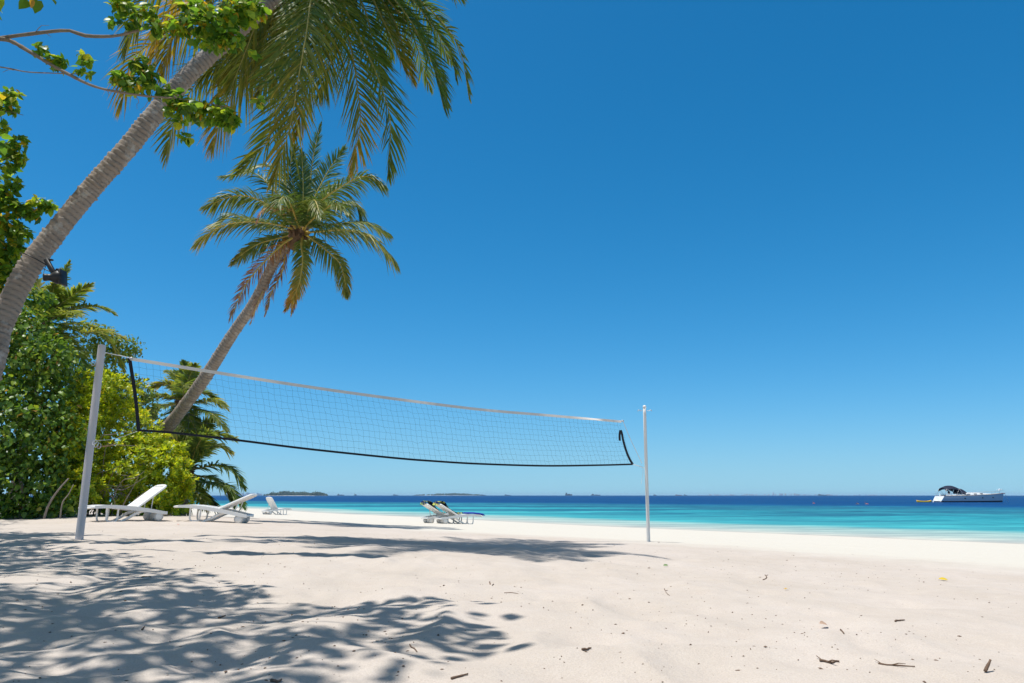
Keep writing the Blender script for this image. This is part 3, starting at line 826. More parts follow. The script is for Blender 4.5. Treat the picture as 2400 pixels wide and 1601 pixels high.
def young_palms():
    # behind the dark hedge, left
    Y0 = 23.5
    z = lambda X, Y, d=0: at(80 + X / 7.127, 580 + Y / 7.127, Y0 + d)
    c = z(170, 1270)
    b = np.array([c[0] - .5, c[1] + .3, 0]); b[2] = gz(b[0], b[1]) - .05
    fl = [[z(300, 950, .2), z(450, 600, .3), z(600, 240, .3)], [z(330, 1050, -.3), z(600, 830, -.6), z(950, 610, -.8)],
          [z(400, 1150, -.2), z(800, 1010, -.4), z(1100, 1000, -.5), z(1340, 1110, -.5)], [z(450, 1300, -.5), z(800, 1420, -.9), z(1150, 1390, -1.1), z(1500, 1520, -1.2)],
          [z(60, 1080, .1), z(-90, 930, .2), z(-260, 900, .2)], [z(140, 1000, .4), z(80, 700, .7), z(10, 480, .8)], [z(220, 1000, -.4), z(300, 800, -.8), z(340, 620, -1.2)],
          [z(360, 1400, -.7), z(640, 1640, -1.2), z(800, 1900, -1.4), z(860, 2200, -1.5)], [z(460, 1280, .4), z(900, 1300, .8), z(1250, 1560, 1.0), z(1480, 2020, 1.1)],
          [z(280, 1420, -.9), z(380, 1640, -1.5), z(430, 2000, -1.8)], [z(0, 1350, -.4), z(-200, 1350, -.8), z(-380, 1520, -1)], [z(400, 1080, .6), z(640, 880, 1.1), z(800, 860, 1.5)],
          [z(330, 1180, -.9), z(560, 1080, -1.6), z(760, 1150, -2.1)]]
    young_palm('young coconut palm rising behind the dark hedge, left of the grey post top', c, fl, [b, (b + c) / 2 + np.array([.1, 0, 0]), c], .5, (.1, .26))
    # behind the leaning trunk
    Y0 = 27.0
    q = lambda X, Y, d=0: at(X / 3.485, 800 + Y / 3.485, Y0 + d)
    c = q(1500, 490)
    b = np.array([c[0] - .3, c[1] + .2, 0]); b[2] = gz(b[0], b[1]) - .05
    fl = [[q(1490, 330, .2), q(1510, 240, .2), q(1500, 170, .2)], [q(1530, 340, -.4), q(1570, 240, -.6), q(1590, 190, -.8)], [q(1440, 400, -.2), q(1350, 345, -.4), q(1240, 370, -.5)],
          [q(1420, 460, -.4), q(1310, 440, -.8), q(1200, 470, -1)], [q(1400, 520, .2), q(1300, 540, .3), q(1230, 640, .3)], [q(1600, 420, .2), q(1700, 440, .4), q(1790, 520, .4)],
          [q(1620, 500, -.3), q(1740, 480, -.5), q(1840, 540, -.6)], [q(1600, 560, -.5), q(1740, 600, -.9), q(1850, 720, -1.1)], [q(1540, 600, -.7), q(1600, 740, -1), q(1640, 900, -1.2)],
          [q(1460, 360, .5), q(1420, 270, .7), q(1360, 240, .8)], [q(1560, 400, .5), q(1640, 320, .9), q(1690, 300, 1)], [q(1450, 580, -.6), q(1400, 700, -1), q(1390, 820, -1.2)],
          [q(1500, 420, -.8), q(1510, 350, -1.4), q(1530, 380, -1.9)]]
    young_palm('young coconut palm standing behind the slanting palm trunk, seen through the net', c, fl, [b, (b + c) / 2, c], .52, (.08, .26))
    # low palm at the end of the bright bush
    Y0 = 26.5
    c = q(1540, 1060) ; c = at(1540 / 3.485, 800 + 1060 / 3.485, Y0)
    q = lambda X, Y, d=0: at(X / 3.485, 800 + Y / 3.485, Y0 + d)
    b = np.array([c[0] - .2, c[1] + .2, 0]); b[2] = gz(b[0], b[1]) - .05
    fl = [[q(1560, 900, .1), q(1620, 740, .2), q(1760, 620, .2)], [q(1580, 900, -.4), q(1700, 760, -.7), q(1930, 800, -.8)], [q(1620, 1040, -.3), q(1780, 1010, -.5), q(1900, 1060, -.6), q(1985, 1180, -.6)],
          [q(1620, 1140, -.5), q(1760, 1170, -.9), q(1880, 1200, -1), q(1985, 1340, -1)], [q(1620, 1100, .3), q(1740, 1120, .6), q(1850, 1220, .8), q(1900, 1330, .9)], [q(1560, 1180, -.7), q(1620, 1260, -1.1), q(1690, 1370, -1.3)],
          [q(1470, 1000, -.3), q(1400, 980, -.5), q(1330, 1040, -.6)], [q(1480, 1130, -.5), q(1440, 1200, -.8), q(1420, 1330, -.9)], [q(1500, 900, .4), q(1470, 780, .6), q(1400, 680, .7)], [q(1540, 860, .3), q(1540, 700, .4), q(1580, 560, .4)],
          [q(1640, 940, .5), q(1760, 850, .9), q(1880, 900, 1.1)], [q(1520, 1180, .3), q(1500, 1290, .4), q(1490, 1400, .4)], [q(1600, 1180, .2), q(1700, 1290, .3), q(1800, 1380, .3)],
          [q(1600, 880, -.8), q(1660, 780, -1.4), q(1730, 760, -1.9)]]
    young_palm('low yellow-green young palm fanning out at the seaward end of the bright bush', c, fl, [b, (b + c) / 2, c], .56, (.05, .20))


young_palms()


# ------------------------------------------------------------------ broadleaf trees and bushes
def cluster_leaves(mb, c, R, n, size, kind='heart', up=0.7):
    d = rand_dirs(n); q = rng.random(n) ** .5
    P = c + d * R * q[:, None]
    Nr = unit(d * .5 + np.array([0, -.15, up]) + rng.normal(size=(n, 3)) * .45)
    Dr = d * .6 + rng.normal(size=(n, 3)) * .6 + np.array([0, 0, -.5])
    L = size * rng.uniform(.65, 1.15, n)
    scatter(mb, P, Dr, Nr, L, L * rng.uniform(.8, 1.0, n), kind)


def shade_tree():
    tx, ty = -9.2, 5.6
    base = np.array([tx, ty, gz(tx, ty) - .1])
    root = empty('broadleaf_tree', base, 'heart-leaved tree whose bare grey branches cross the top left corner before the palm', 'tree')
    top = np.array([tx + .5, ty + .2, 4.3])
    V, Fs = tube(spline([base, base + np.array([.1, .05, 1.3]), base + np.array([.15, .1, 2.6]), top], 14), np.linspace(.24, .15, 14), 12)
    part(MB().add(V, Fs), 'trunk', M['bark'], root)
    D1 = lambda x, y, Y=7.6: at(x * D, y * D, Y)
    crown = MB()
    # branches in view
    A = spline([top, D1(-420, 190, 6.9), D1(-120, 110, 7.4), D1(0, 88, 7.5), D1(70, 78, 7.55), D1(155, 70, 7.6), D1(195, 82, 7.6), D1(262, 83, 7.6), D1(310, 72, 7.62), D1(400, 52, 7.6), D1(500, 40, 7.6), D1(575, 25, 7.6)], 70)
    B = spline([D1(-40, 92, 7.48), D1(15, 91, 7.5), D1(70, 120, 7.5), D1(120, 150, 7.5), D1(160, 172, 7.5), D1(215, 198, 7.5), D1(275, 212, 7.5), D1(340, 221, 7.5), D1(400, 226, 7.5), D1(470, 236, 7.5), D1(520, 246, 7.5)], 60)
    C_ = spline([D1(-420, 190, 6.9), D1(-150, 140, 7.3), D1(0, 154, 7.5), D1(60, 165, 7.5), D1(120, 168, 7.5), D1(178, 170, 7.5)], 40)
    for P, r0, r1 in ((A, .075, .008), (B, .026, .006), (C_, .014, .005)):
        r = np.linspace(r0, r1, len(P))
        if P is A: r = np.interp(np.linspace(0, 1, len(P)), [0, .5, .75, 1], [.075, .026, .020, .006])
        mb = MB(); V, Fs = tube(P, r * (1 + .12 * rng.normal(size=len(P)) * .5), 8); mb.add(V, Fs)
        for k in range(6 if P is not C_ else 3):     # short bare side twigs
            i = rng.integers(len(P) // 2, len(P) - 2); e = P[i] + rng.normal(size=3) * np.array([.18, .1, .14]) + np.array([.08, 0, -.04])
            V, Fs = tube(branch_path(P[i], e, 0.1, 6), np.linspace(.005, .002, 6), 5); mb.add(V, Fs)
        part(mb, 'branch', M['bark'], root)
    cl = [(290, 18, 30, 28), (262, 48, 10, 12), (305, 52, 20, 14), (345, 25, 25, 20), (372, 66, 36, 16), (420, 60, 30, 18), (455, 25, 45, 22), (500, 60, 75, 38), (540, 95, 40, 18), (560, 30, 55, 30), (600, 20, 30, 22), (505, 105, 30, 12),
          (470, 100, 18, 10), (335, 150, 26, 20), (345, 175, 30, 16), (295, 188, 34, 16), (270, 180, 16, 10), (330, 205, 45, 12), (385, 212, 26, 14), (420, 235, 30, 18), (455, 258, 45, 24), (510, 270, 45, 26), (540, 280, 25, 18), (400, 258, 18, 14), (435, 322, 16, 12),
          (420, 285, 14, 8), (85, 116, 12, 9), (105, 112, 9, 8), (128, 136, 18, 12), (138, 152, 13, 10), (150, 145, 12, 10), (200, 130, 14, 8), (208, 145, 10, 12), (188, 160, 12, 9), (210, 178, 9, 4), (605, 240, 10, 12), (597, 122, 8, 10)]
    for px, py, rx, ry in cl:
        c = at(px, py, 7.55); k = 7.55 / F
        n = max(5, int(rx * ry / 11))
        cluster_leaves(crown, c, np.array([rx * k, rx * k * .9, ry * k]), n, .094)
        tw = MB()
    # canopy over the foreground, above and left of the picture
    def poly(pts): return np.array([ground_at(x * D, y * D)[:2] for x, y in pts])
    pl = poly([(-500, 1235), (0, 1232), (180, 1262), (420, 1318), (600, 1375), (800, 1395), (960, 1385), (1060, 1400), (1110, 1450), (1020, 1500), (900, 1566), (400, 1800), (-700, 1800)])
    def inside(p, poly):
        x, y = p; r = False; j = len(poly) - 1
        for i in range(len(poly)):
            if (poly[i][1] > y) != (poly[j][1] > y) and x < (poly[j][0] - poly[i][0]) * (y - poly[i][1]) / (poly[j][1] - poly[i][1]) + poly[i][0]: r = not r
            j = i
        return r
    lo, hi = pl.min(0), pl.max(0); cc = []
    tries = 0
    while len(cc) < 385 and tries < 12000:
        tries += 1
        g = lo + (hi - lo) * rng.random(2)
        if not inside(g, pl): continue
        if vnoise(np.array([g[0] * .9]), np.array([g[1] * 1.1]), 44)[0] < .34: continue
        h = rng.uniform(4.6, 7.4)
        p = np.array([g[0], g[1], base_z(g[0], g[1])]) - SUNV * h
        u, v, zc = project(p)
        if zc[0] > 0.3 and -60 < u[0] < 2460 and v[0] > -70: continue
        cc.append(p)
    for _ in range(200):  # unseen clusters behind the camera, added to block blue light from the zenith
        cc.append(np.array([rng.uniform(-9.5, 0.5), rng.uniform(-7.5, -.3), rng.uniform(5.6, 8.6)]))
    for p in cc:
        cluster_leaves(crown, p, np.array([.34, .34, .2]) * rng.uniform(.7, 1.25), rng.integers(14, 26), .125)
    part(crown, 'crown', M['leaf_shade'], root)
    # limbs that carry the canopy
    cc = np.array(cc); seeds = [top + np.array(v) for v in ((2.0, -1.6, 1.6), (3.6, -.9, 2.2), (4.6, -2.4, 2.3), (1.2, .8, 2.6), (1.8, -3.2, 2.0), (5.9, -3.0, 2.0), (3.0, 0.4, 2.8), (4.0, -7.5, 2.6), (7.5, -9.0, 3.0), (1.0, -9.0, 2.8))]
    lab = np.argmin(np.linalg.norm(cc[:, None] - np.array(seeds)[None], axis=2), 1)
    for i, sd in enumerate(seeds):
        mb = MB(); L = branch_path(top, sd, .08, 14, .05); V, Fs = tube(L, np.linspace(.10, .03, 14), 8); mb.add(V, Fs)
        for p in cc[lab == i][:90]:
            a = L[rng.integers(6, 14)]
            V, Fs = tube(branch_path(a, p, .05, 6, .05), np.linspace(.016, .004, 6), 5); mb.add(V, Fs)
        part(mb, 'limb', M['bark'], root)


shade_tree()


def bush(name, label, cat, blobs, n, mat, kind, size, base, stems=(), trunk=None, rosette=False, aspect=.85, depth=.4, group=None, extra=None):
    root = empty(name, base, label, cat, group)
    P, Nn = blob_points(blobs, n, depth)
    mb = MB()
    if rosette:
        m = len(P); ax = unit(Nn * .7 + np.array([0, 0, .75]) + rng.normal(size=(m, 3)) * .3)
        u = unit(np.cross(ax, rng.normal(size=(m, 3)))); w = np.cross(ax, u)
        sz = size * rng.uniform(.7, 1.25, m)
        for k in range(9):
            a = k * 2.399; el = math.radians(14 + k * 5.5)
            o = u * math.cos(a) + w * math.sin(a)
            Dr = unit(o * math.cos(math.pi / 2 - el - .35) + ax * math.sin(math.pi / 2 - el - .35)) + rng.normal(size=(m, 3)) * .12
            L = sz * rng.uniform(.8, 1.15, m)
            scatter(mb, P + Dr * .01, Dr, ax - o * .25, L, L * .42, kind)
    else:
        m = len(P)
        Nr = unit(Nn * .55 + np.array([0, 0, .6]) + rng.normal(size=(m, 3)) * .42)
        Dr = Nn * .35 + np.array([0, 0, -.55]) + rng.normal(size=(m, 3)) * .55
        L = size * (.45 + .9 * rng.random(m) ** 1.3); scatter(mb, P, Dr, Nr, L, L * aspect * rng.uniform(.85, 1.1, m), kind)
    if extra: extra(mb)
    part(mb, 'foliage', mat, root)
    for pts, r0, r1 in stems:
        P = spline(pts, 16); V, Fs = tube(P, np.linspace(r0, r1, 16), 7)
        part(MB().add(V, Fs), 'branch', M['bark'], root)
    if trunk:
        P = spline(trunk[0], 14); V, Fs = tube(P, np.linspace(trunk[1], trunk[2], 14), 10)
        part(MB().add(V, Fs), 'trunk', M['bark'], root)
    return root


PL0 = at(185, 1269, 9.7); PR0 = at(1520, 1270, 14.2)
PLT = at(239, 811, 9.7); PRT = at(1510.5, 954, 14.2)


def vegetation():
    q = lambda X, Y, d: at(X / 3.485, 800 + Y / 3.485, d)
    # dark hedge of big leaves, left edge
    Y = 20.3
    bl = [pxblob(-40, 1130, Y, 120, 90, 1.3), pxblob(70, 1140, Y, 85, 70, 1.0), pxblob(-60, 990, Y + .3, 150, 120, 1.6), pxblob(60, 1030, Y, 100, 90, 1.1), pxblob(95, 950, Y + .2, 66, 80, 1.0), pxblob(40, 900, Y + .5, 110, 90, 1.3),
          pxblob(100, 850, Y + .4, 65, 60, .9), pxblob(-60, 830, Y + .8, 150, 110, 1.6), pxblob(50, 790, Y + .6, 70, 60, 1.0), pxblob(-20, 740, Y + .8, 70, 60, 1.0), pxblob(95, 700, Y + 1.2, 26, 22, .5), pxblob(118, 1085, Y, 46, 76, .8), pxblob(-180, 1050, Y, 160, 150, 1.6),
          pxblob(30, 1190, Y - .4, 40, 28, .5), pxblob(130, 1175, Y - .1, 45, 35, .5)]
    b = at(20, 1200, 20.5); b[2] = gz(b[0], b[1])
    g0 = lambda px, Yd: np.array([at(px, 1200, Yd)[0], Yd, gz(at(px, 1200, Yd)[0], Yd) - .05])
    st = [([g0(104, 19.5), q(400, 1330, 19.5), q(480, 1210, 19.5), q(560, 1120, 19.6)], .035, .018), ([g0(60, 20.0), q(180, 1200, 20.0), q(120, 900, 20.1)], .06, .03), ([g0(-40, 20.1), q(-80, 1000, 20.1), q(0, 600, 20.3)], .08, .03),
          ([g0(143, 19.6), q(510, 1320, 19.6), q(560, 1250, 19.7), q(600, 1170, 19.8)], .022, .01)]
    bush('broadleaf_shrub', 'tall dark green shrub with large leaves at the left edge, below the big palm trunk', 'shrub', bl, 27000, M['leaf_hedge'], 'heart', .128, b, st, depth=.75)
    # bright beach bush
    Y = 22.6
    bl = [pxblob(215, 950, Y + .6, 60, 60, 1.0), pxblob(265, 930, Y + 1.2, 60, 50, 1.0), pxblob(240, 1020, Y, 75, 70, 1.1), pxblob(296, 1015, Y + .9, 54, 58, 1.0), pxblob(336, 1078, Y + .6, 50, 50, .9), pxblob(290, 1090, Y - .1, 80, 60, 1.1),
          pxblob(380, 1100, Y + .5, 50, 50, .8), pxblob(210, 1110, Y - .2, 70, 70, 1.0), pxblob(350, 1150, Y + .3, 60, 45, .8), pxblob(270, 1160, Y, 80, 50, 1.0), pxblob(400, 1160, Y + .8, 38, 36, .6), pxblob(420, 1186, Y + .9, 24, 20, .5), pxblob(395, 1070, Y + .8, 28, 26, .5),
          pxblob(340, 1190, Y - .1, 50, 26, .6), pxblob(180, 1060, Y + .4, 50, 90, .9), pxblob(184, 985, Y - 1.3, 46, 58, .8), pxblob(178, 1065, Y - 1.5, 46, 58, .8), pxblob(188, 1140, Y - 1.6, 46, 46, .8), pxblob(225, 905, Y - .6, 44, 34, .7), pxblob(432, 1130, Y + .8, 18, 22, .4), pxblob(372, 1035, Y + .8, 22, 18, .4)]
    b = at(290, 1200, 22.6); b[2] = gz(b[0], b[1])
    st = []
    for (x0, pts) in ((640, [(700, 1210), (800, 1160), (960, 1190), (1060, 1170)]), (760, [(820, 1230), (930, 1200), (1010, 1215), (1200, 1100)]), (900, [(940, 1320), (890, 1240), (850, 1150)]), (980, [(1010, 1330), (1060, 1240), (1130, 1110)]),
                      (700, [(760, 1120), (900, 1050), (1000, 1010)]), (860, [(990, 1150), (1100, 1120), (1180, 1060)]), (1050, [(1090, 1310), (1160, 1250), (1240, 1200)]), (640, [(690, 1180), (640, 1080), (620, 980)]), (780, [(930, 1060), (960, 1085), (1050, 1100)]),
                      (720, [(800, 830), (930, 760), (1110, 730)]), (820, [(860, 880), (960, 850), (1120, 855)])):
        pp = [g0(x0 / 3.485, Y - .5)] + [q(x, y, Y - 1.3) for x, y in pts]
        st.append((pp, rng.uniform(.018, .03), .006))
    bush('beach_bush', 'bright yellow-green bush with rosettes of fleshy leaves behind the nearest sun lounger', 'bush', bl, 4200, M['leaf_bright'], 'spoon', .145, b, st, rosette=True, depth=.6)
    # small-leaved tree behind, looking over the bushes to the net corner
    Y = 25.2
    bl = [pxblob(225, 790, Y, 45, 32, .9), pxblob(262, 815, Y, 45, 28, .8), pxblob(300, 812, Y, 26, 22, .6), pxblob(318, 825, Y, 10, 12, .3), pxblob(180, 800, Y, 50, 50, 1.0), pxblob(285, 835, Y, 24, 14, .5), pxblob(200, 860, Y + .3, 60, 50, 1.0),
          pxblob(280, 910, Y, 45, 30, .8), pxblob(310, 930, Y, 40, 40, .8), pxblob(338, 950, Y, 26, 34, .6), pxblob(345, 920, Y, 14, 14, .4), pxblob(240, 920, Y + .2, 50, 50, .8), pxblob(355, 985, Y, 22, 24, .5)]
    b = at(250, 1190, 25.4); b[2] = gz(b[0], b[1]); c0 = at(230, 850, 25.3)
    st = [([c0, at(270, 850, 25.1), at(300, 840, 25.0), at(318, 828, 25.0)], .02, .006), ([c0, at(290, 930, 25.1), at(330, 950, 25.0)], .02, .008)]
    bush('small_leaved_tree', 'small-leaved tree behind the bushes, its twigs ending at the upper left corner of the net', 'tree', bl, 6500, M['leaf_small'], 'oval', .115, b, st, ([b, b * .5 + c0 * .5 + np.array([.2, 0, 0]), c0], .10, .05), aspect=.75, depth=.5)
    # tall tree beyond the left edge, only the fringe of its crown in view
    Y = 10.9
    cl = [(28, 226, 26, 16), (20, 250, 24, 12), (5, 300, 14, 12), (40, 330, 18, 14), (25, 352, 34, 16), (42, 372, 20, 14), (12, 392, 20, 14), (30, 432, 22, 16), (12, 455, 24, 22), (25, 485, 34, 20), (60, 490, 32, 16), (100, 478, 28, 12), (118, 486, 14, 12),
          (75, 505, 22, 10), (15, 530, 40, 26), (45, 548, 26, 20), (8, 590, 34, 40), (40, 590, 22, 26), (-20, 650, 60, 60), (20, 640, 26, 26), (5, 700, 34, 28)]
    off = [pxblob(-260, 480, 10.6, 230, 260, 1.9), pxblob(-150, 620, 10.8, 140, 150, 1.2), pxblob(-380, 300, 10.2, 240, 200, 1.8), pxblob(-140, 360, 10.8, 110, 120, 1.0), pxblob(-420, 100, 9.8, 260, 200, 1.8), pxblob(-170, 180, 10.5, 110, 100, 1.0)]
    b = np.array([-10.2, 11.2, gz(-10.2, 11.2) - .05])
    t1 = at(-260, 560, 10.8)
    st = [([t1, at(-120, 480, 10.9), at(-30, 470, 10.9), at(50, 495, 10.9), at(115, 484, 10.9)], .05, .005), ([t1, at(-150, 330, 10.9), at(-40, 262, 10.9), at(20, 262, 10.9), at(55, 270, 10.9)], .05, .004),
          ([at(0, 262, 10.9), at(8, 300, 10.9), at(18, 325, 10.9)], .008, .004), ([t1, at(-300, 300, 10.4), at(-380, 160, 10.0)], .09, .03), ([t1, at(-60, 600, 10.9), at(20, 560, 10.9)], .04, .006), ([at(-120, 480, 10.9), at(-40, 400, 10.9), at(30, 365, 10.9)], .03, .004)]
    def extra(mb):
        for px, py, rx, ry in cl:
            k = Y / F
            cluster_leaves(mb, at(px, py, Y), np.array([rx * k, rx * k, ry * k]), max(7, int(rx * ry / 7)), .11)
        got = 0
        for _ in range(4000):                      # outer canopy that shades the post and the sand round it
            if got >= 130: break
            if rng.random() < .45:
                f = rng.random(); p0 = PL0 * (1 - f) + PLT * f; g = p0 + rng.normal(size=3) * [.25, .35, 0]; h = rng.uniform(2.5, 6)
            else:
                g = ground_at(rng.uniform(-260, 265), rng.uniform(1218, 1270)); h = rng.uniform(3.6, 7)
            p = g - SUNV * h; u, v, zc = project(p)
            if -45 < u[0] < 2460 and v[0] > -60: continue
            cluster_leaves(mb, p, np.array([.36, .36, .22]) * rng.uniform(.7, 1.2), rng.integers(14, 24), .13); got += 1
    bush('heart_leaved_tree', 'tree at the left edge, only its leafy fringe showing behind the big palm trunk', 'tree', off, 3400, M['leaf_shade'], 'heart', .14, b, st, ([b, (b + t1) / 2, t1], .15, .09), extra=extra, depth=.6)


vegetation()


# ------------------------------------------------------------------ volleyball court
def net_pt(px, py):
    """photograph point on the upright plane through the two posts"""
    n = np.array([-(PR0[1] - PL0[1]), PR0[0] - PL0[0], 0.0]); d = ray(px, py)
    t = ((PL0 - CAM) @ n) / (d @ n)
    return CAM + d * t


def sun_posts():
    b0 = PL0.copy(); b0[2] = gz(b0[0], b0[1])
    r = empty('net_post', b0, 'thick grey painted post in the shade at the left end of the volleyball net', 'post', 'volleyball net posts')
    ax = unit(PLT - PL0); bot = PL0 - ax * .35
    n = 24; t = np.linspace(0, 1, n)[:, None]; P = bot * (1 - t) + PLT * t
    rad = np.full(n, .048); V, Fs = tube(np.vstack([P, PLT + ax * .012, PLT + ax * .018]), np.concatenate([rad, [.044, .028]]), 20)
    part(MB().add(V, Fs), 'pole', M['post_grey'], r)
    def ring(parent, c, R, rr, mat, nrm=(0, 1, 0), name='eye_bolt'):
        u = unit(np.cross(nrm, [0.1, 0.2, 1])); w = np.cross(unit(nrm), u); a = np.linspace(0, 2 * math.pi, 17)
        V, Fs = tube(c + R * (np.cos(a)[:, None] * u + np.sin(a)[:, None] * w), rr, 6); part(MB().add(V, Fs), name, mat, parent)
    ring(r, at(219, 852, 9.66), .028, .006, M['steel'], (0.2, 1, 0))
    for dx, dy in ((0, 0), (-4, -5), (6, 3)):
        ring(r, at(226 + dx, 1042 + dy, 9.62), .035, .004, M['rope'], (.4, 1, rng.uniform(-.5, .5)), 'rope_loop')
    V, Fs = tube(spline([at(222, 1048, 9.63), at(245, 1046, 9.62), at(262, 1044, 9.6), at(272, 1041, 9.6)], 10), .007, 6); part(MB().add(V, Fs), 'rope_end', simple('tan_rope', (.42, .25, .14), .8, .2, .2, 20), r)
    b1 = PR0.copy(); b1[2] = gz(b1[0], b1[1])
    r2 = empty('net_post', b1, 'slim white painted post standing in the sun at the right end of the volleyball net', 'post', 'volleyball net posts')
    ax = unit(PRT - PR0); P = (PR0 - ax * .35) * (1 - t) + PRT * t
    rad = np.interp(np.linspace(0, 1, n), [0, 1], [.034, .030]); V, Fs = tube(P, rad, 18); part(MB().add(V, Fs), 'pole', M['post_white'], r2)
    V, Fs = tube(np.array([PRT - ax * .02, PRT + ax * .005, PRT + ax * .025, PRT + ax * .035]), [.033, .033, .029, .015], 18); part(MB().add(V, Fs), 'cap', M['white_plastic'], r2)
    for sx in (-1, 1):
        c = PRT - ax * .075 + np.array([sx * .045, -.02, 0])
        V, Fs = tube(spline([c, c + np.array([sx * .04, 0, 0]), c + np.array([sx * .075, 0, .02]), c + np.array([sx * .09, 0, -.012])], 8), .006, 6); part(MB().add(V, Fs), 'hook', M['steel'], r2)
    # rail along the pole
    V, Fs = tube(np.array([PRT - ax * .06 + np.array([-.03, -.03, 0]), PRT - ax * 1.15 + np.array([-.033, -.033, 0])]), .004, 6); part(MB().add(V, Fs), 'halyard', M['rope'], r2)


sun_posts()


def volleyball_net():
    S = lambda pts, n: spline([net_pt(x * D, y * D) for x, y in pts], n)
    ncol, nrow = 92, 10
    top = S([(300, 824), (400, 840), (500, 856), (700, 887), (900, 915), (1100, 940), (1250, 953), (1380, 964), (1426, 968)], ncol + 1)
    bot = S([(319, 988), (400, 994), (540, 1010), (700, 1030), (900, 1051), (1000, 1059), (1100, 1065), (1250, 1069.5), (1380, 1068), (1452, 1066)], ncol + 1)
    nrm = unit(np.array([-(PR0[1] - PL0[1]), PR0[0] - PL0[0], 0.0]))
    base = (PL0 + PR0) / 2; base[2] = gz(base[0], base[1])
    root = empty('volleyball_net', base, 'slack volleyball net with cream top tape and black bottom tape between two posts', 'net')
    G = np.zeros((ncol + 1, nrow + 1, 3))
    for i in range(ncol + 1):
        u = i / ncol
        for j in range(nrow + 1):
            v = j / nrow; p = top[i] * (1 - v) + bot[i] * v
            bow = -.035 * math.sin(math.pi * v) * (1 if u < .05 else 0)
            edge = .06 * math.exp(-(1 - u) / .03) * math.sin(math.pi * v)     # right side sags inwards
            p = p + nrm * (.05 * math.sin(9 * u + 2 * v) * math.sin(math.pi * v) + .012 * rng.normal()) + unit(top[-1] - top[0]) * (-edge) + rng.normal(size=3) * .006
            if j == nrow: p = bot[i]
            if j == 0: p = top[i]
            G[i, j] = p
    mb = MB()
    for i in range(ncol + 1):
        V, Fs = tube(G[i], .0011, 4, False); mb.add(V, Fs)
    for j in range(1, nrow):
        V, Fs = tube(G[:, j], .0011, 4, False); mb.add(V, Fs)
    part(mb, 'mesh_netting', M['cord'], root, smooth=False)

    def tape(P, w, th, mat, name, twist=None):
        n = len(P); T, N, B = frames(P, nrm)
        tw = np.zeros(n) if twist is None else twist
        up = B * np.cos(tw)[:, None] + N * np.sin(tw)[:, None]; nn = N * np.cos(tw)[:, None] - B * np.sin(tw)[:, None]
        V = np.stack([P + up * w / 2 + nn * th / 2, P + up * w / 2 - nn * th / 2, P - up * w / 2 - nn * th / 2, P - up * w / 2 + nn * th / 2], 1).reshape(-1, 3)
        m = MB().add(V, [grid_faces(n, 4, True), np.array([[3, 2, 1, 0]]), np.array([[0, 1, 2, 3]]) + 4 * (n - 1)])
        return part(m, name, mat, root, smooth=False)
    tt = spline(top, 140); tw = np.interp(np.linspace(0, 1, 140), [0, .86, .93, .96, 1], [.05, .1, .8, -.3, .2]) + .08 * np.sin(np.linspace(0, 40, 140))
    tape(tt, .044, .008, M['tape'], 'top_tape', tw)
    tape(spline(bot, 120), .031, .010, M['black_tape'], 'bottom_tape')
    tape(S([(297.5, 822), (302, 852), (308, 890), (314, 940), (318.5, 990)], 24), .044, .008, M['black_tape'], 'side_tape')
    o = tape(S([(1423, 1012), (1422.5, 1000), (1424, 989), (1427, 992), (1431, 1012), (1438, 1036), (1446, 1055), (1453, 1066)], 30), .045, .008, M['black_tape'], 'side_tape')
    o['label'] = 'black side tape come loose and folded over at its top'
    def rope(pts, r=.005):
        P = spline(pts, 14); V, Fs = tube(P, r, 6); part(MB().add(V, Fs), 'rope', M['rope'], root)
    d = lambda x, y: net_pt(x * D, y * D)
    post_l = lambda f: PL0 * (1 - f) + PLT * f + np.array([.05, -.02, 0])
    rope([d(299, 823), d(283, 818), d(262, 814), post_l(.965)], .006)
    rope([d(319, 989), d(296, 997), d(262, 1008), post_l(.50)], .0028)
    rope([d(1430, 966), d(1445, 1003), d(1460, 1035), d(1474, 1064)], .0055)
    rope([d(1452, 1066), d(1464, 1069), d(1478, 1074)], .006)
    rope([d(1476, 1074), d(1476, 1088), d(1472, 1112)], .003)
    # metal clip at the end of the top tape
    V, Fs = box(d(1429.5, 966.5), (.05, .015, .03), None, .004); part(MB().add(V, Fs), 'clip', M['steel'], root)
    V, Fs = box(d(300, 823), (.05, .02, .035), None, .006); part(MB().add(V, Fs), 'clip', M['steel'], root)


volleyball_net()


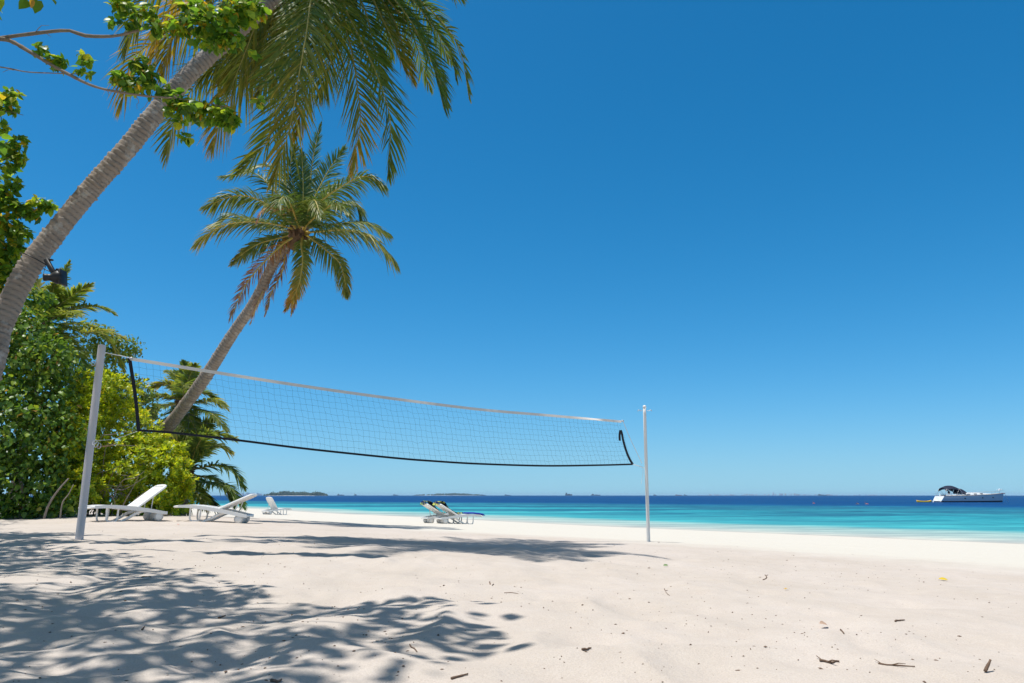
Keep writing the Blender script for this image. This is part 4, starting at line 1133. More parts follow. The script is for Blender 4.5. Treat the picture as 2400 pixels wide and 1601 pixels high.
# ------------------------------------------------------------------ spotlight on the big palm
def spotlight():
    Y = 8.92
    p = lambda x, y, d=0: at(80 + x / 7.127, 580 + y / 7.127, Y + d)
    root = empty('spotlight', p(240, 220), 'black spotlight on a bracket strapped to the big leaning palm trunk', 'spotlight')
    c = at(75 * D + 2, 612 * D - 2, 9.06); axis = unit(at(132 * D, 528 * D, 9.15) - at(62 * D, 622 * D, 9.05))
    u = unit(np.cross(axis, [0, 1, 0])); w = np.cross(axis, u); a = np.linspace(0, 2 * math.pi, 33)
    c = at(88, 616, 9.08)
    V, Fs = tube(c + .218 * (np.cos(a)[:, None] * u + np.sin(a)[:, None] * w), .007, 6); part(MB().add(V, Fs), 'strap', M['black_metal'], root)
    def bar(a, b, w_, h_, name, parent=root):
        a, b = np.array(a), np.array(b); T = unit(b - a); B = unit(np.cross(T, [0, 1, 0])); N = np.cross(B, T)
        R = np.stack([T, N, B], 1)
        V, Fs = box((a + b) / 2, (np.linalg.norm(b - a), w_, h_), R, .006); return part(MB().add(V, Fs), name, M['black_metal'], parent)
    bar(p(200, 200, .06), p(350, 470, 0), .045, .055, 'bracket_arm')
    bar(p(205, 215, .1), p(300, 205, .05), .05, .02, 'bracket_foot')
    bar(p(385, 350), p(345, 420), .02, .02, 'knob')
    # head: tapered can pointing left, square back plate at right
    a0, a1 = p(150, 500, -.08), p(455, 500, .03)
    T = unit(a1 - a0); n = 9
    P = a0 + (a1 - a0) * np.linspace(0, 1, n)[:, None]
    V, Fs = tube(P, [.045, .048, .044, .044, .06, .075, .088, .088, .08], 16); hd = part(MB().add(V, Fs), 'lamp_head', M['black_metal'], root)
    V, Fs = tube(np.array([a0 - T * .004, a0 + T * .003]), .036, 16); part(MB().add(V, Fs), 'lens', M['lamp_glass'], hd)
    bar(p(470, 380, .03), p(480, 630, .03), .16, .03, 'back_plate')
    V, Fs = tube(spline([p(215, 250, .05), p(170, 380, .02), p(150, 470, -.03)], 10), .004, 5); part(MB().add(V, Fs), 'cable', M['black_metal'], root)


spotlight()


# ------------------------------------------------------------------ sun loungers
def lounger_parts(angle=42):
    """local axes: x from the foot end to the head end, y across, z up; list of (name, mesh, material, children)"""
    out = []
    X = np.array([0.10, .25, .5, .8, 1.1, 1.35, 1.6, 1.86]); Z = np.array([.385, .41, .412, .39, .355, .32, .275, .22])
    xs = np.linspace(.10, 1.86, 26); zs = np.interp(xs, X, Z); zs = np.convolve(np.pad(zs, 2, mode='edge'), np.ones(5) / 5, 'valid')
    mb = MB()
    for sy in (-.32, .32):                               # side rails
        prof = np.vstack([np.c_[xs, zs + .012], np.c_[xs[::-1], (zs - np.interp(xs, [0, .6, 1.3, 1.9], [.05, .075, .085, .06]))[::-1]]])
        V, Fs = prism(prof, sy - .028, sy + .028); mb.add(V, Fs)
    P = spline([(.11, -.32, .372), (.02, -.30, .358), (-.045, -.18, .348), (-.055, 0, .345), (-.045, .18, .348), (.02, .30, .358), (.11, .32, .372)], 24)
    V, Fs = tube(P, .03, 8); V[:, 2] = (V[:, 2] - .36) * .9 + .36; mb.add(V, Fs)    # grab handle at the foot
    V, Fs = box((1.84, 0, .205), (.06, .62, .05), None, .012); mb.add(V, Fs)
    out.append(('frame', mb.mesh('frame', M['white_plastic'], False), ()))
    mb = MB()                                            # seat of slats
    for i in range(9):
        x0 = .13 + i * .115; V, Fs = box((x0 + .05, 0, float(np.interp(x0 + .05, xs, zs)) - .004), (.104, .585, .024), None, .008); mb.add(V, Fs)
    out.append(('seat', mb.mesh('seat', M['slat'], False), ()))
    a = math.radians(angle); hx, hz = 1.12, .355; L = .88
    mb = MB(); c, s = math.cos(a), math.sin(a)
    R = np.array([[c, 0, -s], [0, 1, 0], [s, 0, c]])
    for i in range(7):
        V, Fs = box((.07 + i * .112, 0, .012), (.10, .52, .022), None, .008); mb.add(V @ R.T + [hx, 0, hz], Fs)
    n = 20; oy = np.array([-.30, -.30, -.295, -.26, -.2, 0, .2, .26, .295, .30, .30]); ox = np.array([0, .6, .76, .845, .872, .885, .872, .845, .76, .6, 0])
    P = spline(np.c_[ox, oy, np.zeros(11)], 44); V, Fs = tube(P, .028, 8); V = V * [1, 1, 1.1]; mb.add(V @ R.T + [hx, 0, hz], Fs)
    V, Fs = box((.43, 0, -.004), (.84, .56, .012)); mb.add(V @ R.T + [hx, 0, hz], Fs)
    V, Fs = box((.848, 0, .008), (.05, .40, .03), None, .01); mb.add(V @ R.T + [hx, 0, hz], Fs)
    out.append(('backrest', mb.mesh('backrest', M['slat'], False), ()))
    for sy in (-.285, .285):                             # looped front legs
        P = spline([(.40, sy, .37), (.405, sy, .2), (.415, sy, .07), (.46, sy, .022), (.60, sy, .022), (.655, sy, .07), (.665, sy, .2), (.67, sy, .36)], 30)
        V, Fs = tube(P, .024, 8); out.append(('leg', MB().add(V, Fs).mesh('leg', M['white_plastic']), ()))
    for sy in (-.25, .25):                               # slanting braces
        V, Fs = tube(spline([(1.32, sy, .29), (1.12, sy, .21), (.94, sy, .10), (.76, sy, .02), (.70, sy, .018)], 16), np.linspace(.045, .026, 16), 8); V = (V - [0, sy, 0]) * [1, .7, 1] + [0, sy, 0]
        out.append(('brace', MB().add(V, Fs).mesh('brace', M['white_plastic']), ()))
    for sy in (-1, 1):                                   # wide roller wheels
        V, Fs = lathe([(.03, -.13), (.10, -.13), (.118, -.115), (.120, -.05), (.120, .05), (.118, .115), (.10, .13), (.03, .13)], 26, 'y')
        V = V + np.array([1.66, sy * .20, .12]); w = MB().add(V, Fs).mesh('wheel', M['wheel'])
        V, Fs = lathe([(.02, 0), (.085, 0), (.088, .006), (.07, .010), (.02, .012)], 22, 'y'); V = V * [1, -1, 1] * [1, 1 if sy > 0 else -1, 1] + np.array([1.66, sy * (.20 + .131), .12])
        out.append(('wheel', w, (('hub_cap', MB().add(V, Fs).mesh('hub_cap', M['white_plastic'])),)))
    V, Fs = tube(np.array([(1.66, -.2, .12), (1.66, .2, .12)]), .02, 8); out.append(('axle', MB().add(V, Fs).mesh('axle', M['white_plastic']), ()))
    for sy in (-.2, .2):
        e = np.array([.5, sy, -.02]) @ R.T + [hx, 0, hz]
        V, Fs = tube(np.array([e, (1.50, sy, .285)]), .014, 6); out.append(('prop', MB().add(V, Fs).mesh('prop', M['white_plastic']), ()))
    return out


def place_lounger(parts, loc, rz, label, tilt=0.0):
    root = empty('sun_lounger', loc, label, 'sun lounger', 'white sun loungers on the sand', rz)
    root.rotation_euler = (0, tilt, rz)
    for name, me, kids in parts:
        o = bpy.data.objects.new(name, me); COL.objects.link(o); o.parent = root
        for kn, km in kids:
            k = bpy.data.objects.new(kn, km); COL.objects.link(k); k.parent = o
    return root


def lounger_at(parts, px_wheel, py_wheel, Yd, ang, label, tilt=0.0):
    """stand it so that its near roller touches the sand where the photograph shows it"""
    g = at(px_wheel, py_wheel, Yd)
    a = math.radians(ang)
    off = np.array([1.66 * math.cos(a), 1.66 * math.sin(a)])
    x, y = g[0] - off[0], g[1] - off[1]
    zc = gz(g[0], g[1]); zf = gz(x + .5 * math.cos(a), y + .5 * math.sin(a))
    t = math.atan2(zf - zc, 1.16)
    z = zc + math.sin(t) * 1.66
    return place_lounger(parts, (x, y, z - .012), a, label, t), np.array([x, y, z])


LP = lounger_parts(38)
lounger_at(LP, 358, 1220, 19.4, 50, 'white plastic sun lounger in front of the bright bush, nearest to the grey post')
LP2 = lounger_parts(27)
lounger_at(LP2, 566, 1229.5, 19.9, 4, 'white plastic sun lounger seen edge on, second from the grey post')
LP3 = lounger_parts(52)
lounger_at(LP3, 626, 1206, 47.0, 236, 'small distant white sun lounger beside the second one, facing the water')
LP4 = lounger_parts(28)
r4, p4 = lounger_at(LP4, 1004, 1227, 31.0, 209, 'left white sun lounger of the pair by the water, back raised under a towel')
r5, p5 = lounger_at(LP4, 1036, 1228, 30.6, 209, 'right white sun lounger of the pair by the water, back raised under a towel')


def towel_material(name, a, b, c):
    t = NT(name); p = t.pos()
    w = t.n('ShaderNodeTexWave'); w.inputs['Scale'].default_value = 2.1; w.inputs['Distortion'].default_value = 6.0; w.inputs['Detail'].default_value = 3; t.l(p, w.inputs['Vector'])
    col = t.ramp(w.outputs['Fac'], [(0.0, a), (0.58, a), (0.66, b), (0.84, b), (0.90, c), (1.0, c)])
    bm = t.bump(t.noise(60, 3, .6, p), .6, .01)
    return t.done(t.bsdf(col, .9, .1, bm))


def towel(root, label, mat, angle, crest=0.10, x_foot=.75, half=.26, name='beach_towel', cat='towel', hang=.06, seed=1):
    """cloth lying over the raised back of a lounger and down its seat"""
    a = math.radians(angle); hx, hz = 1.12, .355
    top = np.array([hx + .9 * math.cos(a), hz + .9 * math.sin(a)]); nv = np.array([-math.sin(a), math.cos(a)])
    prof = [top + np.array([.07, -hang]), top + np.array([.055, -.02]), top + nv * .055 + [0.0, .03], np.array([hx, hz]) + .72 * np.array([math.cos(a), math.sin(a)]) + nv * (.045 + crest),
            np.array([hx, hz]) + .45 * np.array([math.cos(a), math.sin(a)]) + nv * .05, np.array([hx + .03, hz + .06]), np.array([.95, .42]), np.array([x_foot, .45])]
    P = spline([(q[0], 0, q[1]) for q in prof], 30); n = 30; m = 14
    y = np.linspace(-half, half, m); V = np.zeros((2, n, m, 3)); T, N, B = frames(P, (0, 0, 1))
    for i in range(n):
        for j in range(m):
            wv = .018 * math.sin(9 * y[j] / half + i * .35 + seed) + .02 * (float(vnoise(i * .5 + seed * 7, j * .6, 9)) - .5)
            nn = np.array([-T[i][2], 0, T[i][0]]); nn = nn if nn[2] > 0 or i < 5 else -nn
            if i < 5: nn = np.array([abs(nn[0]), 0, abs(nn[2])])
            p = P[i] + np.array([0, y[j], 0]) + nn * (wv + .015)
            V[0, i, j] = p; V[1, i, j] = p + nn * .008
    f = grid_faces(n, m); k = n * m
    mb = MB().add(V.reshape(-1, 3), [f[:, ::-1], f + k])
    e = []
    ring = [i * m for i in range(n)] + [(n - 1) * m + j for j in range(1, m)] + [i * m + m - 1 for i in range(n - 2, -1, -1)] + [j for j in range(m - 2, 0, -1)]
    for q in range(len(ring)):
        a0, b0 = ring[q], ring[(q + 1) % len(ring)]; e.append([a0, b0, b0 + k, a0 + k])
    mb.F.append(np.array(e))
    me = mb.mesh(name, mat); o = bpy.data.objects.new(name, me); COL.objects.link(o)
    o.location = root.location; o.rotation_euler = root.rotation_euler
    tag(o, label, cat, 'towels on the pair of loungers'); return o


navy, lime, ylw, roy = (.012, .02, .075), (.36, .46, .12), (.55, .50, .10), (.03, .04, .30)
towel(r4, 'navy and lime patterned beach towel over the back of the left lounger of the pair', towel_material('towel_navy_lime', navy, lime, navy), 28, .12, .95, .25, seed=1)
towel(r5, 'navy and yellow patterned beach towel over the back of the right lounger of the pair', towel_material('towel_navy_yellow', navy, ylw, lime), 28, .10, .85, .25, seed=4)


def blue_cushion():
    """royal blue mat lying on the foot end of the far lounger of the pair"""
    mb = MB(); xs = np.linspace(-.12, .62, 16); n = len(xs); m = 10; ys = np.linspace(-.30, .30, m)
    zt = np.interp(xs, [-.12, 0, .3, .62], [.40, .445, .465, .455])
    V = np.zeros((2, n, m, 3))
    for i in range(n):
        for j in range(m):
            w = .006 * math.sin(xs[i] * 30) * math.cos(ys[j] * 12)
            V[0, i, j] = (xs[i], ys[j], zt[i] - .026); V[1, i, j] = (xs[i], ys[j], zt[i] + .03 * (1 - (abs(ys[j]) / .30) ** 6) + w)
    f = grid_faces(n, m); k = n * m
    mb.add(V.reshape(-1, 3), [f, f[:, ::-1] + k]); e = []
    ring = [i * m for i in range(n)] + [(n - 1) * m + j for j in range(1, m)] + [i * m + m - 1 for i in range(n - 2, -1, -1)] + [j for j in range(m - 2, 0, -1)]
    for q in range(len(ring)):
        a0, b0 = ring[q], ring[(q + 1) % len(ring)]; e.append([a0, b0, b0 + k, a0 + k])
    mb.F.append(np.array(e))
    me = mb.mesh('beach_mat', simple('royal_blue_cloth', roy, .85, .15, .2, 6, .4, 60)); o = bpy.data.objects.new('beach_mat', me); COL.objects.link(o)
    o.location = r5.location; o.rotation_euler = r5.rotation_euler
    tag(o, 'royal blue mat laid on the foot end of the right lounger of the pair', 'mat')


blue_cushion()


# ------------------------------------------------------------------ yacht, kayak, swimmers
def yacht():
    P = sea_at(2276, 1177.0); yaw = math.radians(2)
    hullm = simple('pale_grey_hull', (.40, .44, .48), .3, .5, .05, .4); whitem = simple('white_gelcoat', (.78, .77, .74), .35, .45, .04, .5)
    dark = simple('navy_canvas', (.02, .024, .045), .8, .2, .2, 2); blk = simple('dark_antifouling', (.02, .015, .025), .6, .3, .1, 1)
    teak = simple('varnished_wood', (.30, .17, .08), .5, .4, .2, 3); glass = simple('dark_port_glass', (.01, .012, .016), .15, .6, .1, 2)
    root = empty('yacht', (P[0], P[1], 0), 'white and grey yacht with a dark bimini anchored on the deep blue water', 'yacht', None, yaw)
    L0, L1 = -7.3, 8.0; ns = 30; xs = np.linspace(L0, L1, ns); u = (xs - L0) / (L1 - L0)
    hb = 2.05 * np.clip(1 - np.clip((u - .42) / .58, 0, 1) ** 2.1, .012, 1) * np.interp(u, [0, .3], [.86, 1]); sh = 1.36 + .62 * u ** 1.6
    sec = [(1.0, 1.0), (1.0, .86), (.985, .55), (.95, .32), (.91, .18), (.84, .0), (.55, -.35), (0, -.5)]
    def ring(i, zf=1.0):
        pts = []
        for k, f in sec:
            z = sh[i] * f if f > 0 else f
            rake = .55 * u[i] ** 6 * (f - 1) if f >= 0 else -.55 * u[i] ** 6 - .4 * u[i] ** 4
            stern = -(1 - u[i]) ** 8 * (1 - max(f, 0)) * .9          # counter slopes out to a bathing platform
            pts.append((xs[i] + rake + stern, hb[i] * k, z))
        return pts
    def strip(r0, r1):
        mb = MB()
        for sgn in (-1, 1):
            V = np.array([[(x, sgn * y, z) for x, y, z in ring(i)[r0:r1 + 1]] for i in range(ns)]).reshape(-1, 3)
            f = grid_faces(ns, r1 - r0 + 1); mb.add(V, f if sgn > 0 else f[:, ::-1])
        return mb
    def pt(mb, name, mat, parent=root, smooth=True):
        o = bpy.data.objects.new(name, mb.mesh(name, mat, smooth)); COL.objects.link(o); o.parent = parent; return o
    h = pt(strip(0, 4), 'hull', hullm)
    pt(strip(4, 7), 'boot_stripe', blk)
    # transom
    rp = ring(0); m = MB(); V = np.array([(x, y, z) for x, y, z in rp] + [(x, -y, z) for x, y, z in rp[::-1]]); m.add(V, np.arange(len(V))[None, ::-1])
    pt(m, 'transom', whitem, smooth=False)
    V, Fs = box((-8.0, 0, .28), (1.0, 2.6, .10), None, .03); pt(MB().add(V, Fs), 'bathing_platform', whitem)
    # deck, coachroof
    V = np.array([[(xs[i], hb[i] * y, sh[i] + .01 + .06 * (1 - y * y)) for y in np.linspace(-1, 1, 7)] for i in range(ns)]).reshape(-1, 3); pt(MB().add(V, grid_faces(ns, 7)[:, ::-1]), 'deck', whitem)
    V, Fs = tube(np.array([(xs[i], hb[i] * .99, sh[i] + .03) for i in range(ns)] ), .045, 6); mb = MB().add(V, Fs); V, Fs = tube(np.array([(xs[i], -hb[i] * .99, sh[i] + .03) for i in range(ns)]), .045, 6); mb.add(V, Fs); pt(mb, 'toe_rail', teak)
    cx = np.linspace(-2.2, 5.2, 16); w = np.interp(cx, [-2.2, 1, 5.2], [1.35, 1.25, .35]); ht = np.interp(cx, [-2.2, -1, 2, 5.2], [.62, .66, .50, .06]); zb = np.interp(cx, xs, sh)
    prof = [(-1, 0), (-.97, .5), (-.86, .9), (-.5, 1.0), (0, 1.05), (.5, 1.0), (.86, .9), (.97, .5), (1, 0)]
    V = np.array([[(cx[i], w[i] * a, zb[i] + ht[i] * b) for a, b in prof] for i in range(16)]).reshape(-1, 3); cr = pt(MB().add(V, [grid_faces(16, 9)[:, ::-1], np.arange(9)[None, :], (np.arange(9) + 135)[None, ::-1]]), 'coachroof', whitem)
    for x in (-1.2, .4, 2.0):
        V, Fs = box((x, -np.interp(x, cx, w) * .975, np.interp(x, cx, zb) + .30), (.75, .10, .18), None, .05); pt(MB().add(V, Fs), 'window', glass, cr)
    for x in (-2.6, 1.6, 4.4):
        i = np.interp(x, xs, hb); V, Fs = box((x, -i * .985, np.interp(x, xs, sh) * .60), (.42, .12, .20), None, .06); pt(MB().add(V, Fs), 'porthole', glass, h)
    # cockpit coaming and wheel pedestal
    for sy in (-1, 1):
        V, Fs = box((-4.4, sy * 1.35, 1.55), (4.2, .28, .36), None, .08); pt(MB().add(V, Fs), 'coaming', whitem)
    V, Fs = lathe([(.42, -.03), (.45, 0), (.42, .03)], 18, 'x'); pt(MB().add(V + [-5.0, 0, 2.2], Fs), 'steering_wheel', blk)
    # bimini and sprayhood
    def canopy(x0, x1, wd, z0, z1, crown, name, drop):
        n = 12; x = np.linspace(x0, x1, n); V = []
        for i in range(n):
            t = i / (n - 1); zz = z0 + (z1 - z0) * t + crown * math.sin(math.pi * t)
            for y in np.linspace(-1, 1, 9): V.append((x[i], wd * y, zz - drop * abs(y) ** 3))
        V = np.array(V); k = len(V); f = grid_faces(n, 9)
        mb = MB().add(np.vstack([V, V - [0, 0, .12]]), [f, f[:, ::-1] + k]); return pt(mb, name, dark)
    bi = canopy(-6.6, -3.1, 1.55, 3.25, 3.2, .55, 'bimini', .75)
    canopy(-3.2, -.9, 1.35, 3.1, 2.1, .35, 'sprayhood', 1.1)
    for x0, x1 in ((-6.4, -6.9), (-6.2, -5.2), (-3.4, -4.3), (-3.3, -2.6)):
        mb = MB()
        for sy in (-1.5, 1.5):
            V, Fs = tube(np.array([(x0, sy, 3.0), (x1, sy * 1.05, 1.5)]), .035, 6); mb.add(V, Fs)
        pt(mb, 'hoop', M['steel'])
    # rails
    mb = MB()
    for sy in (-1, 1):
        top = np.array([(xs[i], sy * hb[i] * .96, sh[i] + .62) for i in range(2, ns)]); V, Fs = tube(top, .018, 5); mb.add(V, Fs)
        for i in range(2, ns, 4):
            V, Fs = tube(np.array([(xs[i], sy * hb[i] * .96, sh[i]), (xs[i], sy * hb[i] * .96, sh[i] + .62)]), .018, 5); mb.add(V, Fs)
    pt(mb, 'guard_rail', M['steel'])
    mb = MB(); V, Fs = tube(spline([(6.6, -.6, 2.1), (6.8, -.6, 2.75), (8.0, 0, 2.9), (6.8, .6, 2.75), (6.6, .6, 2.1)], 20), .03, 6); mb.add(V, Fs); pt(mb, 'bow_rail', M['steel'])
    V, Fs = lathe([(.05, -.2), (.2, -.12), (.24, 0), (.2, .12), (.05, .2)], 12); pt(MB().add(V + [6.9, -.3, 2.85], Fs), 'fender', whitem)
    V, Fs = tube(np.array([(-7.1, 1.6, 1.5), (-7.1, 1.6, 2.6)]), .02, 5); pt(MB().add(V, Fs), 'stern_pole', M['steel'])
    V, Fs = box((7.9, 0, 2.02), (.9, .3, .12), None, .04); pt(MB().add(V, Fs), 'bow_roller', simple('red_brown_wood', (.33, .05, .04), .5, .4, .1, 3))
    V, Fs = tube(spline([(8.2, 0, 2.0), (8.6, 0, .8), (9.0, 0, -.1)], 8), .03, 5); pt(MB().add(V, Fs), 'anchor_chain', M['steel'])


yacht()


def kayak():
    P = sea_at(2166, 1177.3); ym = simple('yellow_plastic', (.72, .42, .03), .4, .45, .08, 2)
    root = empty('kayak', (P[0], P[1], 0), 'yellow kayak floating astern of the anchored yacht', 'kayak', None, math.radians(8))
    n = 24; x = np.linspace(-1.85, 1.85, n); t = np.abs(x) / 1.85
    hw = .40 * (1 - t ** 2.4) + .03; zt = .30 + .22 * t ** 3
    sec = [(0, -.10), (.6, -.08), (.95, .10), (1, .6), (.9, 1.0), (.55, .98), (.5, .55), (0, .5)]
    V = []
    for i in range(n):
        s = [(a, b) for a, b in sec]; full = [(a, b) for a, b in s] + [(-a, b) for a, b in s[-2:0:-1]]
        V.append([(x[i], hw[i] * a, (zt[i] * b if b > 0 else b)) for a, b in full])
    k = len(V[0]); V = np.array(V).reshape(-1, 3)
    o = bpy.data.objects.new('hull', MB().add(V, [grid_faces(n, k, True), np.arange(k)[::-1][None], (np.arange(k) + (n - 1) * k)[None]]).mesh('hull', ym)); COL.objects.link(o); o.parent = root
    for xx in (-.7, .5):
        V, Fs = box((xx, 0, .28), (.10, .42, .26), None, .04); s = bpy.data.objects.new('seat', MB().add(V, Fs).mesh('seat', simple('dark_seat', (.10, .06, .03), .7, .3))); COL.objects.link(s); s.parent = root


kayak()


def skin_body(name, pts, radii, edges, mat, loc, label, cat, rz, group=None):
    me = bpy.data.meshes.new(name); me.from_pydata(pts, edges, []); me.materials.append(mat)
    o = bpy.data.objects.new(name, me); COL.objects.link(o)
    md = o.modifiers.new('skin', 'SKIN'); sv = me.skin_vertices[0].data if me.skin_vertices else None
    if sv is None:
        bm = __import__('bmesh').new(); bm.from_mesh(me); bm.verts.layers.skin.verify(); bm.to_mesh(me); bm.free(); sv = me.skin_vertices[0].data
    for v, r in zip(sv, radii): v.radius = (r, r); v.use_root = False
    sv[0].use_root = True
    s = o.modifiers.new('sub', 'SUBSURF'); s.levels = 2; s.render_levels = 2
    o.location = loc; o.rotation_euler = (0, 0, rz); tag(o, label, cat, group); return o


def swimmers():
    skin = simple('tanned_skin', (.42, .22, .15), .5, .4, .1, 4); dark = simple('dark_wet_hair', (.02, .015, .012), .4, .5, .1, 4); red = simple('red_swimwear', (.45, .06, .05), .6, .3, .1, 4)
    # floating face down with bent arms; pelvis first
    pts = [(0, 0, .02), (.28, 0, .07), (.50, 0, .09), (.62, 0, .10), (.76, 0, .12), (.50, .20, .06), (.72, .32, -.02), (.92, .22, -.05), (1.00, .19, -.05), (.50, -.20, .06), (.72, -.32, -.02), (.92, -.22, -.05), (1.00, -.19, -.05), (-.12, .10, .0), (-.50, .13, -.06), (-.90, .14, .0), (-1.05, .15, .02), (-.12, -.10, .0), (-.50, -.13, -.02), (-.90, -.14, -.08), (-1.05, -.15, -.08)]
    rad = [.13, .13, .14, .06, .11, .06, .045, .035, .03, .06, .045, .035, .03, .09, .06, .04, .035, .09, .06, .04, .035]
    ed = [(0, 1), (1, 2), (2, 3), (3, 4), (2, 5), (5, 6), (6, 7), (7, 8), (2, 9), (9, 10), (10, 11), (11, 12), (0, 13), (13, 14), (14, 15), (15, 16), (0, 17), (17, 18), (18, 19), (19, 20)]
    for px, py, rz, lab, clo in ((1908, 1180.0, 1.3, 'person snorkelling face down on the deep water, leftmost of the three swimmers', red), (2008, 1181.5, .9, 'person in dark swimwear snorkelling, middle of the three swimmers left of the yacht', dark), (2033, 1181.6, 1.4, 'person in red swimwear snorkelling, nearest of the three swimmers to the yacht', red)):
        P = sea_at(px, py)
        o = skin_body('person', pts, rad, ed, skin, (P[0], P[1], -.06), lab, 'person', rz, 'people snorkelling')
        V, Fs = lathe([(.02, -.11), (.09, -.08), (.125, 0), (.11, .06), (.06, .11), (.01, .125)], 14); h = bpy.data.objects.new('hair', MB().add(V + [.80, 0, .14], Fs).mesh('hair', dark)); COL.objects.link(h); h.parent = o
        V, Fs = tube(np.array([(.86, .09, .08), (.84, .12, .25), (.80, .13, .42)]), .014, 6); s = bpy.data.objects.new('snorkel', MB().add(V, Fs).mesh('snorkel', red)); COL.objects.link(s); s.parent = o
        V, Fs = tube(spline([(-.16, 0, .0), (0, 0, .04), (.14, 0, .06)], 6), [.155, .165, .150, .145, .145, .135], 12); V = V * [1, 1.15, .95]; s = bpy.data.objects.new('swimwear', MB().add(V, Fs).mesh('swimwear', clo)); COL.objects.link(s); s.parent = o


swimmers()


